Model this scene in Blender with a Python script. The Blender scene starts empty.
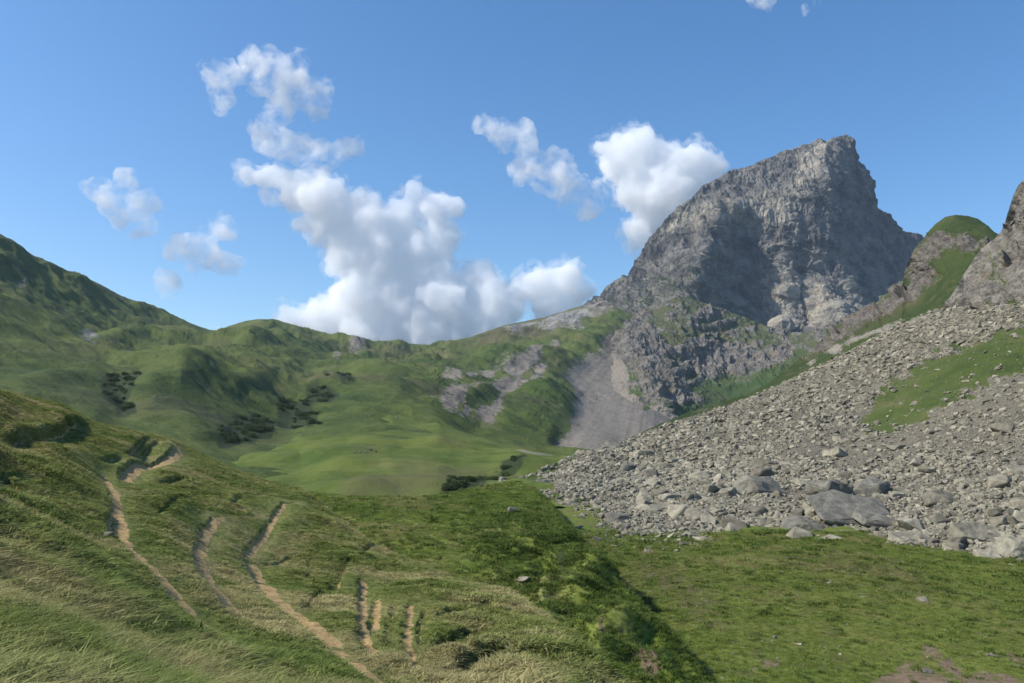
import bpy, math, random
import numpy as np
from mathutils import Vector, Matrix

SC = bpy.context.scene
COL = SC.collection
W, H = 1024, 683
F = 796.4
HORIZ = 430.0
TH = math.atan((HORIZ - 341.5) / F)
CT, ST = math.cos(TH), math.sin(TH)
SUN_AZ = math.radians(-99)      # seen from above, measured from the view direction (+Y) to the right (+X)
SUN_EL = math.radians(44)
SUNV = np.array([math.sin(SUN_AZ) * math.cos(SUN_EL), math.cos(SUN_AZ) * math.cos(SUN_EL), math.sin(SUN_EL)])

# ------------------------------------------------------------------ maths
def world(px, py, d):
    """point at ground distance d (world Y) seen along the line of sight of the photo"""
    px, py, d = np.broadcast_arrays(np.asarray(px, float), np.asarray(py, float), np.asarray(d, float))
    x = (px - 512.0) / F; y = (341.5 - py) / F
    ty = CT - y * ST; tz = ST + y * CT
    return np.stack([x / ty * d, d, tz / ty * d], -1)

def project(P):
    X, Y, Z = P[..., 0], P[..., 1], P[..., 2]
    f = Y * CT + Z * ST; u = -Y * ST + Z * CT
    return 512 + F * X / f, 341.5 - F * u / f

_rng = np.random.RandomState(7)
_perm = np.concatenate([_rng.permutation(256)] * 3)
_g = _rng.randn(256, 3); _g /= np.linalg.norm(_g, axis=1)[:, None]

def noise(P):
    """gradient noise, about -1..1"""
    P = np.asarray(P, float)
    sh = P.shape[:-1]; P = P.reshape(-1, 3)
    out = np.empty(len(P))
    for s in range(0, len(P), 200000):
        p = P[s:s + 200000]
        i = np.floor(p).astype(int); f = p - i; i &= 255
        u = f * f * f * (f * (f * 6 - 15) + 10)
        r = 0
        for dx in (0, 1):
            wx = u[:, 0] if dx else 1 - u[:, 0]
            for dy in (0, 1):
                wy = u[:, 1] if dy else 1 - u[:, 1]
                for dz in (0, 1):
                    wz = u[:, 2] if dz else 1 - u[:, 2]
                    h = _perm[_perm[_perm[(i[:, 0] + dx) & 255] + ((i[:, 1] + dy) & 255)] + ((i[:, 2] + dz) & 255)]
                    g = _g[h]
                    r = r + wx * wy * wz * ((f[:, 0] - dx) * g[:, 0] + (f[:, 1] - dy) * g[:, 1] + (f[:, 2] - dz) * g[:, 2])
        out[s:s + 200000] = r * 1.6
    return out.reshape(sh)

def fbm(P, octv=5, lac=2.03, gain=0.5):
    a, r, n = 1.0, 0, 0
    P = np.asarray(P, float)
    for k in range(octv):
        r = r + a * noise(P + 17.3 * k); n += a
        a *= gain; P = P * lac
    return r / n

def ridged(P, octv=5, lac=2.07, gain=0.5):
    a, r, n = 1.0, 0, 0
    P = np.asarray(P, float)
    for k in range(octv):
        r = r + a * (1 - 2.2 * np.abs(noise(P + 31.7 * k))); n += a
        a *= gain; P = P * lac
    return r / n

def sstep(a, b, x):
    t = np.clip((x - a) / (b - a), 0, 1)
    return t * t * (3 - 2 * t)

def curve(pts):
    pts = sorted(pts)
    xs = np.array([p[0] for p in pts], float); ys = np.array([p[1] for p in pts], float)
    def f(x):
        return np.interp(x, xs, ys)
    return f

class Depth:
    """smooth surface through (px, py, distance) control points; inverse distance keeps planes plane"""
    def __init__(self, pts, smooth=0.0):
        p = np.array(pts, float)
        self.c = p[:, :2] / 100.0
        w = 1.0 / p[:, 2]
        n = len(p)
        A = np.zeros((n + 3, n + 3))
        r = np.linalg.norm(self.c[:, None] - self.c[None], axis=2)
        A[:n, :n] = r - smooth * np.eye(n)
        A[:n, n] = 1; A[:n, n + 1:] = self.c
        A[n, :n] = 1; A[n + 1:, :n] = self.c.T
        b = np.zeros(n + 3); b[:n] = w
        self.k = np.linalg.solve(A, b)
        self.lo, self.hi = p[:, 2].min() * 0.6, p[:, 2].max() * 1.6
    def __call__(self, px, py):
        px, py = np.broadcast_arrays(np.asarray(px, float), np.asarray(py, float))
        sh = px.shape
        q = np.stack([px.ravel(), py.ravel()], -1) / 100.0
        out = np.zeros(len(q)); n = len(self.c)
        for s in range(0, len(q), 50000):
            qq = q[s:s + 50000]
            r = np.linalg.norm(qq[:, None] - self.c[None], axis=2)
            out[s:s + 50000] = r @ self.k[:n] + self.k[n] + qq @ self.k[n + 1:]
        out = np.clip(out, 1 / self.hi, 1 / self.lo)
        return (1.0 / out).reshape(sh)

def poly_sd(px, py, poly):
    """signed distance (px), positive inside"""
    poly = np.array(poly, float)
    x, y = px.ravel(), py.ravel()
    inside = np.zeros(len(x), bool); best = np.full(len(x), 1e9)
    n = len(poly)
    for i in range(n):
        x1, y1 = poly[i]; x2, y2 = poly[(i + 1) % n]
        ex, ey = x2 - x1, y2 - y1
        t = np.clip(((x - x1) * ex + (y - y1) * ey) / (ex * ex + ey * ey + 1e-9), 0, 1)
        best = np.minimum(best, np.hypot(x - x1 - t * ex, y - y1 - t * ey))
        c = (y1 > y) != (y2 > y)
        with np.errstate(divide='ignore', invalid='ignore'):
            xi = (x2 - x1) * (y - y1) / (y2 - y1 + 1e-12) + x1
        inside ^= c & (x < xi)
    return np.where(inside, best, -best).reshape(px.shape)

def masks(px, py, polys, soft=3.0, wob=None, amp=5.0):
    m = np.full(px.shape, -1e9)
    for p in polys:
        m = np.maximum(m, poly_sd(px, py, p))
    if wob is not None:
        m = m + wob * amp
    return sstep(-soft, soft, m)

def line_sd(X, Y, line):
    """signed distance to an open polyline in plan; positive on the left of its direction; also the run along it 0..1"""
    line = np.array(line, float)
    x, y = X.ravel(), Y.ravel()
    best = np.full(len(x), 1e9); sg = np.ones(len(x)); run = np.zeros(len(x))
    n = len(line) - 1
    for i in range(n):
        x1, y1 = line[i]; x2, y2 = line[i + 1]
        ex, ey = x2 - x1, y2 - y1
        t0 = ((x - x1) * ex + (y - y1) * ey) / (ex * ex + ey * ey + 1e-9)
        t = np.clip(t0, 0, 1)
        d = np.hypot(x - x1 - t * ex, y - y1 - t * ey)
        m = d < best
        best = np.where(m, d, best)
        sg = np.where(m, np.sign(ex * (y - y1) - ey * (x - x1)), sg)
        run = np.where(m, (i + t) / n, run)
    return (best * sg).reshape(X.shape), run.reshape(X.shape)

# ------------------------------------------------------------------ object helpers
def tag(o, label=None, cat=None, group=None, kind=None):
    if label: o['label'] = label
    if cat: o['category'] = cat
    if group: o['group'] = group
    if kind: o['kind'] = kind
    return o

def mesh_np(name, V, Fq, mat=None, attrs=None, smooth=True):
    me = bpy.data.meshes.new(name)
    V = np.asarray(V, np.float32); Fq = np.asarray(Fq, np.int32)
    me.vertices.add(len(V)); me.vertices.foreach_set('co', V.ravel())
    k = Fq.shape[1]
    me.loops.add(Fq.size); me.loops.foreach_set('vertex_index', Fq.ravel())
    me.polygons.add(len(Fq))
    me.polygons.foreach_set('loop_start', np.arange(0, Fq.size, k, dtype=np.int32))
    me.polygons.foreach_set('loop_total', np.full(len(Fq), k, np.int32))
    me.polygons.foreach_set('use_smooth', np.full(len(Fq), smooth, bool))
    me.update(calc_edges=True)
    for an, av in (attrs or {}).items():
        a = me.attributes.new(an, 'FLOAT', 'POINT')
        a.data.foreach_set('value', np.asarray(av, np.float32).ravel())
    if mat: me.materials.append(mat)
    return me

def link(name, me):
    o = bpy.data.objects.new(name, me); COL.objects.link(o)
    return o

def grid_faces(nr, nc):
    i = np.arange(nr * nc).reshape(nr, nc)
    return np.stack([i[:-1, :-1].ravel(), i[1:, :-1].ravel(), i[1:, 1:].ravel(), i[:-1, 1:].ravel()], -1)

def grid_normals(P):
    du = np.gradient(P, axis=1); dv = np.gradient(P, axis=0)
    n = np.cross(dv, du)
    n /= np.linalg.norm(n, axis=2)[..., None] + 1e-12
    return n

class Sheet:
    """A piece of terrain. Columns run across, rows from its crest down to its foot; behind the crest
    it falls away on a real back slope."""
    def __init__(s, x0, x1, nc, nr, top, bot, pts, back=14, back_len=0.35, back_slope=0.5, row_pow=1.0, smooth=0.0, noback=False):
        s.D = Depth(pts, smooth)
        s.nc, s.nr = nc, nr
        px = np.linspace(x0, x1, nc)
        v = np.linspace(0, 1, nr) ** row_pow
        t = curve(top)(px); b = curve(bot)(px)
        b = np.maximum(b, t + 2)
        s.px = np.broadcast_to(px, (nr, nc)).copy()
        s.py = t[None] + (b - t)[None] * v[:, None]
        s.d = s.D(s.px, s.py)
        s.P = world(s.px, s.py, s.d)
        s.top_d = s.d[0]
        s.nback = 0 if noback else back
        if not noback:
            ridge = s.P[0]
            k = (np.arange(back, 0, -1) / back) ** 1.6
            L = ridge[:, 1] * back_len
            R = []
            for kk in k:
                q = ridge.copy()
                h = np.hypot(q[:, 0], q[:, 1])
                q[:, 0] += q[:, 0] / h * L * kk; q[:, 1] += q[:, 1] / h * L * kk
                q[:, 2] -= back_slope * L * kk * min(1, kk + 0.25)
                R.append(q)
            s.P = np.concatenate([np.array(R), s.P], 0)
            s.px = np.concatenate([np.broadcast_to(px, (back, nc)), s.px], 0)
            s.py = np.concatenate([np.broadcast_to(t, (back, nc)), s.py], 0)
        s.attrs = {}
    def edge_fade(s, n=10):
        """1 inside, 0 at the crest: keeps the outline where it is"""
        r = np.arange(s.P.shape[0]) - s.nback
        return np.clip(np.abs(r) / n, 0, 1)[:, None]
    def build(s, name, mat, smooth=True, **kw):
        nr, nc = s.P.shape[:2]
        me = mesh_np(name, s.P.reshape(-1, 3), grid_faces(nr, nc)[:, ::-1], mat, s.attrs, smooth)
        o = link(name, me)
        tag(o, kind='structure', **kw)
        return o
    def sample(s, n, rng, weight=None, px_weight=0.0):
        """random points; returns position, normal, px, py"""
        P = s.P; N = grid_normals(P)
        N = np.where(N[..., 2:3] < 0, -N, N)
        a = P[1:, :-1] - P[:-1, :-1]; b = P[:-1, 1:] - P[:-1, :-1]
        area = np.linalg.norm(np.cross(a, b), axis=2)
        w = area
        if px_weight:
            Y = P[:-1, :-1, 1]
            w = area / np.maximum(Y, 1) ** px_weight
        if weight is not None: w = w * weight[:-1, :-1]
        w = w.ravel(); c = np.cumsum(w); c /= c[-1]
        idx = np.searchsorted(c, rng.rand(n))
        r, q = np.divmod(idx, P.shape[1] - 1)
        fu, fv = rng.rand(n)[:, None], rng.rand(n)[:, None]
        def bil(A):
            A = A if A.ndim == 3 else A[..., None]
            return (A[r, q] * (1 - fu) * (1 - fv) + A[r, q + 1] * fu * (1 - fv) + A[r + 1, q] * (1 - fu) * fv + A[r + 1, q + 1] * fu * fv)
        return bil(P), bil(N), bil(s.px)[:, 0], bil(s.py)[:, 0]
    def ground(s, px, py):
        """surface point of the finished sheet nearest to a line of sight"""
        if not hasattr(s, '_pp'):
            s._pp = project(s.P[s.nback:])
        qx, qy = s._pp
        i = np.argmin((qx - px) ** 2 + (qy - py) ** 2)
        return s.P[s.nback:].reshape(-1, 3)[i].copy()

# ------------------------------------------------------------------ materials
class NT:
    def __init__(s, mat):
        s.t = mat.node_tree; s.n = s.t.nodes; s.l = s.t.links
    def new(s, ty, ins=None, **kw):
        n = s.n.new(ty)
        for k, v in kw.items(): setattr(n, k, v)
        for k, v in (ins or {}).items():
            if isinstance(v, bpy.types.NodeSocket): s.l.new(v, n.inputs[k])
            else: n.inputs[k].default_value = v
        return n
    def math(s, op, a, b=None, c=None, clamp=False):
        n = s.new('ShaderNodeMath', operation=op); n.use_clamp = clamp
        for i, v in enumerate((a, b, c)):
            if v is None: continue
            if isinstance(v, bpy.types.NodeSocket): s.l.new(v, n.inputs[i])
            else: n.inputs[i].default_value = v
        return n.outputs[0]
    def noise(s, vec, scale, detail=4, rough=0.55, dist=0.0):
        n = s.new('ShaderNodeTexNoise', {'Vector': vec, 'Scale': scale, 'Detail': detail, 'Roughness': rough, 'Distortion': dist})
        return n.outputs[0]
    def ramp(s, fac, a, b):
        return s.new('ShaderNodeMapRange', {0: fac, 1: a, 2: b, 3: 0.0, 4: 1.0}, interpolation_type='SMOOTHSTEP').outputs[0]
    def mix(s, fac, a, b):
        n = s.new('ShaderNodeMix', data_type='RGBA')
        for k, v in ((0, fac), (6, a), (7, b)):
            if isinstance(v, bpy.types.NodeSocket): s.l.new(v, n.inputs[k])
            else: n.inputs[k].default_value = v if k == 0 else (*v, 1)
        return n.outputs[2]
    def attr(s, name):
        return s.new('ShaderNodeAttribute', attribute_name=name).outputs['Fac']
    def mapping(s, vec, scale, rot=(0, 0, 0)):
        return s.new('ShaderNodeMapping', {'Vector': vec, 'Scale': scale, 'Rotation': rot}).outputs[0]

def new_mat(name):
    m = bpy.data.materials.new(name); m.use_nodes = True
    t = NT(m); t.n.clear()
    out = t.new('ShaderNodeOutputMaterial')
    b = t.new('ShaderNodeBsdfPrincipled', {'Roughness': 0.9, 'Specular IOR Level': 0.15})
    t.l.new(b.outputs[0], out.inputs[0])
    pos = t.new('ShaderNodeNewGeometry').outputs['Position']
    return m, t, b, pos, out

def grass_colour(t, pos, s, lush, mid, straw, straw_lo=0.52, straw_hi=0.72):
    """s = size in metres of the large patches"""
    n1 = t.noise(pos, 1.0 / s, 5, 0.6)
    n2 = t.noise(pos, 6.0 / s, 4, 0.65)
    n3 = t.noise(pos, 33.0 / s, 3, 0.7)
    a = t.math('ADD', t.math('MULTIPLY', n1, 0.5), t.math('ADD', t.math('MULTIPLY', n2, 0.3), t.math('MULTIPLY', n3, 0.2)))
    c = t.mix(t.ramp(a, 0.40, 0.56), lush, mid)
    n4 = t.noise(t.mapping(pos, (1, 1, 1), (0.3, 0.2, 0.9)), 2.3 / s, 6, 0.65)
    return t.mix(t.math('MULTIPLY', t.ramp(n4, straw_lo, straw_hi), 0.8), c, straw)

def terrain_mat(name, size, lush, mid, straw, scree=(0.24, 0.21, 0.18), rock=(0.22, 0.21, 0.20), dirt=(0.30, 0.20, 0.115),
                bump=0.3, bump_scale=1.0, rock_scale=0.05, straw_lo=0.52, straw_hi=0.72, rocklight=1.35, edge=0.35):
    m, t, b, pos, out = new_mat(name)
    g = grass_colour(t, pos, size, lush, mid, straw, straw_lo, straw_hi)
    lu = t.attr('lush')
    g = t.mix(lu, g, tuple(x * y for x, y in zip(lush, (0.95, 1.05, 0.85))))
    br = t.attr('brown')
    g = t.mix(br, g, (0.10, 0.078, 0.045))
    he = t.attr('heath')
    hb_ = t.math('MULTIPLY', t.math('SUBTRACT', t.noise(pos, 9.0 / size, 6, 0.7), 0.5), 1.6)
    g = t.mix(t.math('MULTIPLY', t.ramp(t.math('ADD', he, t.math('MULTIPLY', hb_, t.ramp(he, 0.02, 0.4))), 0.25, 0.65), 0.9), g, (0.026, 0.038, 0.015))
    fine = t.noise(pos, bump_scale * 2, 6, 0.7)
    # rock: strata and blotches
    rn = t.noise(t.mapping(pos, (1, 1, 1.6), (0.25, 0.1, 0.4)), rock_scale, 8, 0.68)
    rc = t.mix(t.ramp(rn, 0.36, 0.64), tuple(x * 0.62 for x in rock), tuple(x * rocklight for x in rock))
    rn2 = t.noise(pos, rock_scale * 0.4, 5, 0.6)
    rc = t.mix(t.math('MULTIPLY', t.ramp(rn2, 0.5, 0.68), 0.55), rc, (rock[0] * 1.3, rock[1] * 1.15, rock[2] * 0.85))
    sn = t.noise(pos, rock_scale * 8, 6, 0.75)
    sc = t.mix(t.ramp(sn, 0.35, 0.65), tuple(x * 0.7 for x in scree), tuple(x * 1.25 for x in scree))
    sc = t.mix(t.math('MULTIPLY', t.attr('streak'), 0.75), sc, tuple(x * 0.55 for x in scree))
    dn = t.noise(pos, bump_scale * 3, 5, 0.6)
    dc = t.mix(t.ramp(dn, 0.35, 0.65), tuple(x * 0.7 for x in dirt), tuple(x * 1.15 for x in dirt))
    brk = t.math('MULTIPLY', t.math('SUBTRACT', t.noise(pos, rock_scale * 5, 6, 0.7), 0.5), edge * 3)
    dc = t.mix(t.math('MULTIPLY', t.ramp(t.noise(pos, bump_scale * 0.5, 5, 0.7), 0.42, 0.62), 0.6), dc, tuple(x * y for x, y in zip(dirt, (0.52, 0.50, 0.50))))
    dc = t.mix(t.math('MULTIPLY', t.ramp(t.noise(pos, bump_scale * 1.6, 3, 0.5), 0.62, 0.70), 0.6), dc, (0.30, 0.27, 0.22))
    def fac(a):
        at = t.attr(a)
        # the broken edge only acts where the mask is between 0 and 1
        w = t.math('MULTIPLY', t.math('MULTIPLY', at, t.math('SUBTRACT', 1.0, at)), 4.0)
        return t.ramp(t.math('ADD', at, t.math('MULTIPLY', brk, w)), 0.4, 0.6)
    fs, fr, fd = fac('scree'), fac('rock'), fac('dirt')
    c = t.mix(fs, g, sc)
    c = t.mix(fr, c, rc)
    c = t.mix(fd, c, dc)
    t.l.new(c, b.inputs['Base Color'])
    hard = t.math('MAXIMUM', fs, fr)
    bn = t.noise(pos, rock_scale * 6, 8, 0.75)
    hgt = t.mix(hard, fine, bn)
    bp = t.new('ShaderNodeBump', {'Strength': 0.9, 'Distance': bump, 'Height': hgt})
    t.l.new(bp.outputs[0], b.inputs['Normal'])
    return m

def rock_mat(name, base, scale, lichen=(0.30, 0.27, 0.17), bump=0.1, tint=0.25):
    m, t, b, pos, out = new_mat(name)
    oi = t.new('ShaderNodeObjectInfo').outputs['Random']
    n1 = t.noise(pos, scale, 6, 0.65); n2 = t.noise(pos, scale * 3.1, 5, 0.7)
    c = t.mix(t.ramp(n1, 0.35, 0.65), tuple(x * 0.72 for x in base), tuple(x * 1.22 for x in base))
    c = t.mix(t.math('MULTIPLY', t.ramp(n2, 0.52, 0.70), 0.5), c, lichen)
    br = t.math('ADD', 1 - tint, t.math('MULTIPLY', oi, tint * 2))
    hs = t.new('ShaderNodeHueSaturation', {'Value': br, 'Color': c})
    t.l.new(hs.outputs[0], b.inputs['Base Color'])
    bp = t.new('ShaderNodeBump', {'Strength': 0.7, 'Distance': bump, 'Height': t.noise(pos, scale * 4, 7, 0.72)})
    t.l.new(bp.outputs[0], b.inputs['Normal'])
    return m

def blade_mat(name, s, lush, mid, straw, lo=0.50, hi=0.70, amount=0.35, trans=0.25):
    m, t, b, pos, out = new_mat(name)
    c = grass_colour(t, pos, s, lush, mid, straw, lo, hi)
    oi = t.new('ShaderNodeObjectInfo').outputs['Random']
    c = t.mix(t.math('MULTIPLY', t.ramp(oi, 0.55, 1.0), amount), c, straw)
    hs = t.new('ShaderNodeHueSaturation', {'Value': t.math('ADD', 0.65, t.math('MULTIPLY', oi, 0.75)), 'Color': c})
    t.l.new(hs.outputs[0], b.inputs['Base Color'])
    tr = t.new('ShaderNodeBsdfTranslucent', {'Color': hs.outputs[0]})
    mx = t.new('ShaderNodeMixShader', {0: trans})
    t.l.new(b.outputs[0], mx.inputs[1]); t.l.new(tr.outputs[0], mx.inputs[2])
    t.l.new(mx.outputs[0], out.inputs[0])
    b.inputs['Roughness'].default_value = 0.75
    return m

# ------------------------------------------------------------------ world, sun, camera
def setup():
    w = bpy.data.worlds.new('World'); SC.world = w; w.use_nodes = True
    nt = w.node_tree; nt.nodes.clear()
    o = nt.nodes.new('ShaderNodeOutputWorld'); bg = nt.nodes.new('ShaderNodeBackground')
    sk = nt.nodes.new('ShaderNodeTexSky'); sk.sky_type = 'NISHITA'; sk.sun_disc = False
    sk.sun_elevation = SUN_EL; sk.sun_rotation = SUN_AZ
    sk.altitude = 600; sk.air_density = 1.0; sk.dust_density = 1.1; sk.ozone_density = 2.2
    bg.inputs['Strength'].default_value = 0.14
    hs = nt.nodes.new('ShaderNodeHueSaturation'); hs.inputs['Saturation'].default_value = 1.27; nt.links.new(sk.outputs[0], hs.inputs['Color'])
    nt.links.new(hs.outputs[0], bg.inputs[0]); nt.links.new(bg.outputs[0], o.inputs[0])
    L = bpy.data.lights.new('sun', 'SUN'); L.energy = 4.6; L.angle = math.radians(0.53); L.color = (1.0, 0.955, 0.88)
    lo = bpy.data.objects.new('sun', L); COL.objects.link(lo)
    lo.rotation_euler = Vector(-SUNV).to_track_quat('-Z', 'Y').to_euler()
    lo.location = (-200, 0, 400)
    cd = bpy.data.cameras.new('camera'); cd.lens = 28; cd.sensor_width = 36; cd.clip_end = 60000; cd.clip_start = 0.1
    co = bpy.data.objects.new('camera', cd); COL.objects.link(co); SC.camera = co
    co.rotation_euler = (math.pi / 2 + TH, 0, 0)
    vs = SC.view_settings
    vs.view_transform = 'Standard'; vs.look = 'None'; vs.exposure = 0.36; vs.gamma = 1.0; vs.use_curve_mapping = False
    c = SC.cycles
    c.max_bounces = 26; c.diffuse_bounces = 2; c.glossy_bounces = 1; c.transmission_bounces = 2
    c.volume_bounces = 24; c.transparent_max_bounces = 24
    c.use_denoising = True; c.denoising_prefilter = 'ACCURATE'; c.denoising_input_passes = 'RGB_ALBEDO_NORMAL'
    c.volume_step_rate = 1.0; c.volume_max_steps = 256
    SC.render.use_persistent_data = False
setup()

# ================================================================== FAR HILLS (cirque round the col)
ridge = [(-160, 150), (-60, 205), (0, 234), (22, 247), (26, 252), (50, 265), (68, 272), (85, 277), (100, 284), (120, 295), (150, 307), (185, 321), (215, 332), (228, 327),
         (245, 321), (258, 319), (272, 319.5), (300, 329), (330, 339), (355, 344), (385, 344), (405, 343), (430, 345), (450, 341), (470, 337), (490, 330),
         (505, 325), (525, 321), (545, 317), (570, 309), (590, 303), (600, 296), (640, 285), (760, 290), (900, 300)]
far_bot = [(-160, 520), (0, 480), (90, 490), (200, 520), (260, 510), (330, 500), (390, 490), (450, 490), (520, 490), (600, 490), (760, 470), (900, 450)]
pts = [(-160, 150, 800), (0, 234, 1000), (100, 284, 1250), (215, 332, 1550), (262, 319, 1500), (355, 344, 2050), (430, 345, 2150), (505, 325, 2250), (590, 303, 2350), (700, 290, 2500), (900, 300, 2700),
       (-160, 300, 520), (0, 300, 700), (0, 372, 430), (0, 430, 260), (60, 330, 720), (100, 350, 760), (60, 375, 480),
       (150, 345, 980), (165, 375, 620), (130, 400, 430), (120, 415, 420), (95, 425, 330), (180, 395, 470), (200, 430, 380), (235, 450, 380),
       (215, 355, 1050), (262, 345, 1180), (205, 372, 640), (240, 400, 560), (270, 415, 560), (300, 372, 980), (320, 395, 760), (290, 440, 480), (350, 365, 1300),
       (370, 385, 900), (400, 400, 700), (430, 370, 1300), (460, 400, 900), (410, 420, 560), (400, 440, 450),
       (500, 360, 1500), (520, 400, 1080), (540, 440, 720), (480, 440, 640), (560, 340, 1800), (600, 360, 1620), (640, 360, 1690), (560, 400, 1230), (600, 400, 1320), (640, 400, 1390), (655, 400, 1410), (570, 430, 900), (600, 430, 930), (640, 430, 990), (560, 450, 710), (620, 448, 760), (640, 330, 1960), (665, 360, 1800), (700, 430, 1560),
       (820, 400, 1600), (900, 420, 1600), (200, 520, 200), (260, 510, 220), (390, 490, 240), (520, 490, 300), (600, 490, 300), (-160, 520, 180), (900, 450, 1100)]
far = Sheet(-150, 900, 820, 330, ridge, far_bot, pts, back_len=0.25, back_slope=0.4, smooth=0.002)
P = far.P
N = grid_normals(P); N = np.where(N[..., 2:3] < 0, -N, N)
Y = P[..., 1]
fade = far.edge_fade(25)
# spurs and gullies running down the slopes, rounded grassy lumps
warp = P / 420.0 + 0.5 * np.stack([fbm(P / 300.0, 3), fbm(P / 300.0 + 9, 3), 0 * Y], -1)
big = ridged(warp * np.array([1.0, 0.8, 0.3]), 4, gain=0.45)
med = fbm(P / np.array([95., 120., 200.]) + 3, 4)
sml = fbm(P / 22.0, 4)
al = P[..., 0] * 0.80 - P[..., 1] * 0.60; ac = P[..., 0] * 0.60 + P[..., 1] * 0.80
rib = ridged(np.stack([ac / 75.0, al / 300.0, P[..., 2] / 200.0], -1) + 0.35 * fbm(P / 120.0 + 2, 3)[..., None], 4, gain=0.5)
rib2 = ridged(np.stack([ac / 24.0, al / 60.0, P[..., 2] / 60.0], -1) + 0.5 * fbm(P / 40.0 + 6, 3)[..., None], 4, gain=0.55)
fy = np.clip(Y / 1200.0, 0.25, 1.3)
leftside = 1 - sstep(430, 520, far.px)
smooth_ = 1 - masks(far.px, far.py, [[(555, 452), (572, 425), (575, 400), (560, 385), (590, 360), (620, 335), (640, 322), (655, 330), (660, 400), (700, 430), (640, 470)]], 12) * 0.85
P[..., 2] += fade * smooth_ * (big * 21 * leftside + big * 12 * (1 - leftside) + med * 20 + rib * 12 + rib2 * 3.2) * fy + (0.25 + 0.75 * fade) * sml * 2.6 * fy
# explicit knolls seen on the slopes: px, py, radius px, height m
for kx, ky, rx, ry, hh in [(185, 384, 40, 14, 15), (255, 348, 26, 10, 16), (250, 396, 34, 10, 8), (60, 388, 40, 8, 6), (330, 400, 26, 8, 8), (425, 372, 24, 7, 9), (215, 356, 20, 7, 9), (350, 372, 18, 7, 8), (290, 345, 16, 8, 10), (110, 352, 24, 8, 10), (150, 400, 24, 10, 8), (385, 384, 42, 10, 10), (300, 366, 30, 10, 8), (480, 408, 18, 7, 8), (545, 402, 26, 18, 14), (330, 352, 20, 7, 6)]:
    q = ((far.px - kx) / rx) ** 2 + ((far.py - ky) / ry) ** 2
    P[..., 2] += hh * np.exp(-q * 1.2) * (np.arange(P.shape[0]) > far.nback + 2)[:, None]
wob = fbm(np.stack([far.px / 22, far.py / 10, 0 * far.px], -1), 4)
far_scree = [
    [(555, 452), (572, 425), (575, 400), (560, 385), (590, 360), (620, 335), (640, 322), (655, 330), (660, 400), (700, 430), (640, 470)],
    [(440, 394), (470, 380), (500, 372), (540, 358), (560, 348), (540, 372), (520, 380), (500, 378), (475, 388), (450, 395)],
    [(430, 412), (460, 404), (500, 392), (530, 380), (570, 358), (530, 392), (505, 405), (500, 425), (490, 437), (450, 425)],
    [(592, 305), (600, 297), (630, 292), (625, 310), (600, 322), (590, 322)],
    [(335, 372), (352, 360), (357, 349), (362, 352), (350, 368)],
]
far_rock = [[(540, 322), (590, 306), (596, 312), (580, 330), (560, 338), (538, 332)], [(-60, 205), (0, 236), (24, 249), (26, 256), (0, 248), (-60, 235)],
            [(500, 330), (540, 320), (540, 330), (515, 338)], [(14, 284), (24, 284), (26, 292), (16, 290)], [(78, 340), (86, 338), (95, 350), (84, 352)]]
scr = masks(far.px, far.py, far_scree, 8, wob, 10)
grassin = masks(far.px, far.py, [[(500, 445), (512, 412), (535, 392), (565, 384), (574, 398), (566, 425), (555, 440), (530, 452)], [(455, 425), (468, 408), (490, 402), (500, 406), (490, 420)],
                                 [(640, 398), (655, 392), (655, 405), (645, 412)], [(540, 372), (600, 335), (625, 326), (590, 352), (560, 375)]], 4, wob, 5)
far.attrs = {'scree': scr * (1 - grassin), 'rock': masks(far.px, far.py, far_rock, 9, wob, 12) * 0.8, 'dirt': masks(far.px, far.py, [[(0, 369), (60, 372), (130, 370), (130, 370.8), (60, 372.8), (0, 369.8)]], 1.4) * 0.45,
             'lush': np.clip(masks(far.px, far.py, [[(500, 445), (512, 412), (535, 392), (565, 384), (574, 398), (566, 425), (555, 440), (530, 452)], [(440, 372), (520, 350), (560, 345), (520, 368), (440, 392)]], 8, wob, 6), 0, 1) * 0.5,
             'brown': sstep(0.05, 0.5, fbm(P / np.array([140., 160., 60.]) + 40, 4)) * 0.45 + masks(far.px, far.py, [[(470, 345), (505, 325), (590, 303), (590, 325), (540, 345), (500, 350)]], 8, wob, 6) * 0.6}
HEATH = [[(220, 457), (219, 440), (232, 430), (250, 427), (263, 424), (273, 432), (270, 446), (250, 452), (235, 457)], [(277, 438), (276, 420), (290, 413), (305, 415), (320, 432), (318, 440), (298, 440)],
         [(300, 419), (308, 405), (325, 400), (336, 407), (332, 416), (316, 420)], [(335, 404), (336, 392), (344, 388), (353, 400), (345, 405)], [(100, 396), (112, 386), (142, 391), (130, 402), (126, 415), (134, 424), (118, 426), (106, 411)]]
ang = np.arctan2(far.px - 662, far.py - 300); rad_ = np.hypot(far.px - 662, far.py - 300)
far.attrs['streak'] = sstep(-0.1, 0.45, fbm(np.stack([ang * 22, rad_ * 0.012, 0 * ang], -1), 4, gain=0.65))
far.attrs['heath'] = np.clip(1.0 * masks(far.px, far.py, HEATH, 6, wob, 9) + 0.45 * sstep(0.12, 0.45, fbm(P / np.array([70., 110., 45.]) + 77, 4)) * leftside, 0, 1)
m_far = terrain_mat('far_grass', 260, (0.038, 0.062, 0.013), (0.086, 0.108, 0.024), (0.125, 0.118, 0.045), scree=(0.200, 0.176, 0.142), edge=0.8, rock=(0.19, 0.185, 0.175),
                    bump=1.6, bump_scale=0.12, rock_scale=0.035)
far.build('hills', m_far, label='green grassy cirque of hills below the col with scree streaks at its right', cat='hills')

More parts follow.
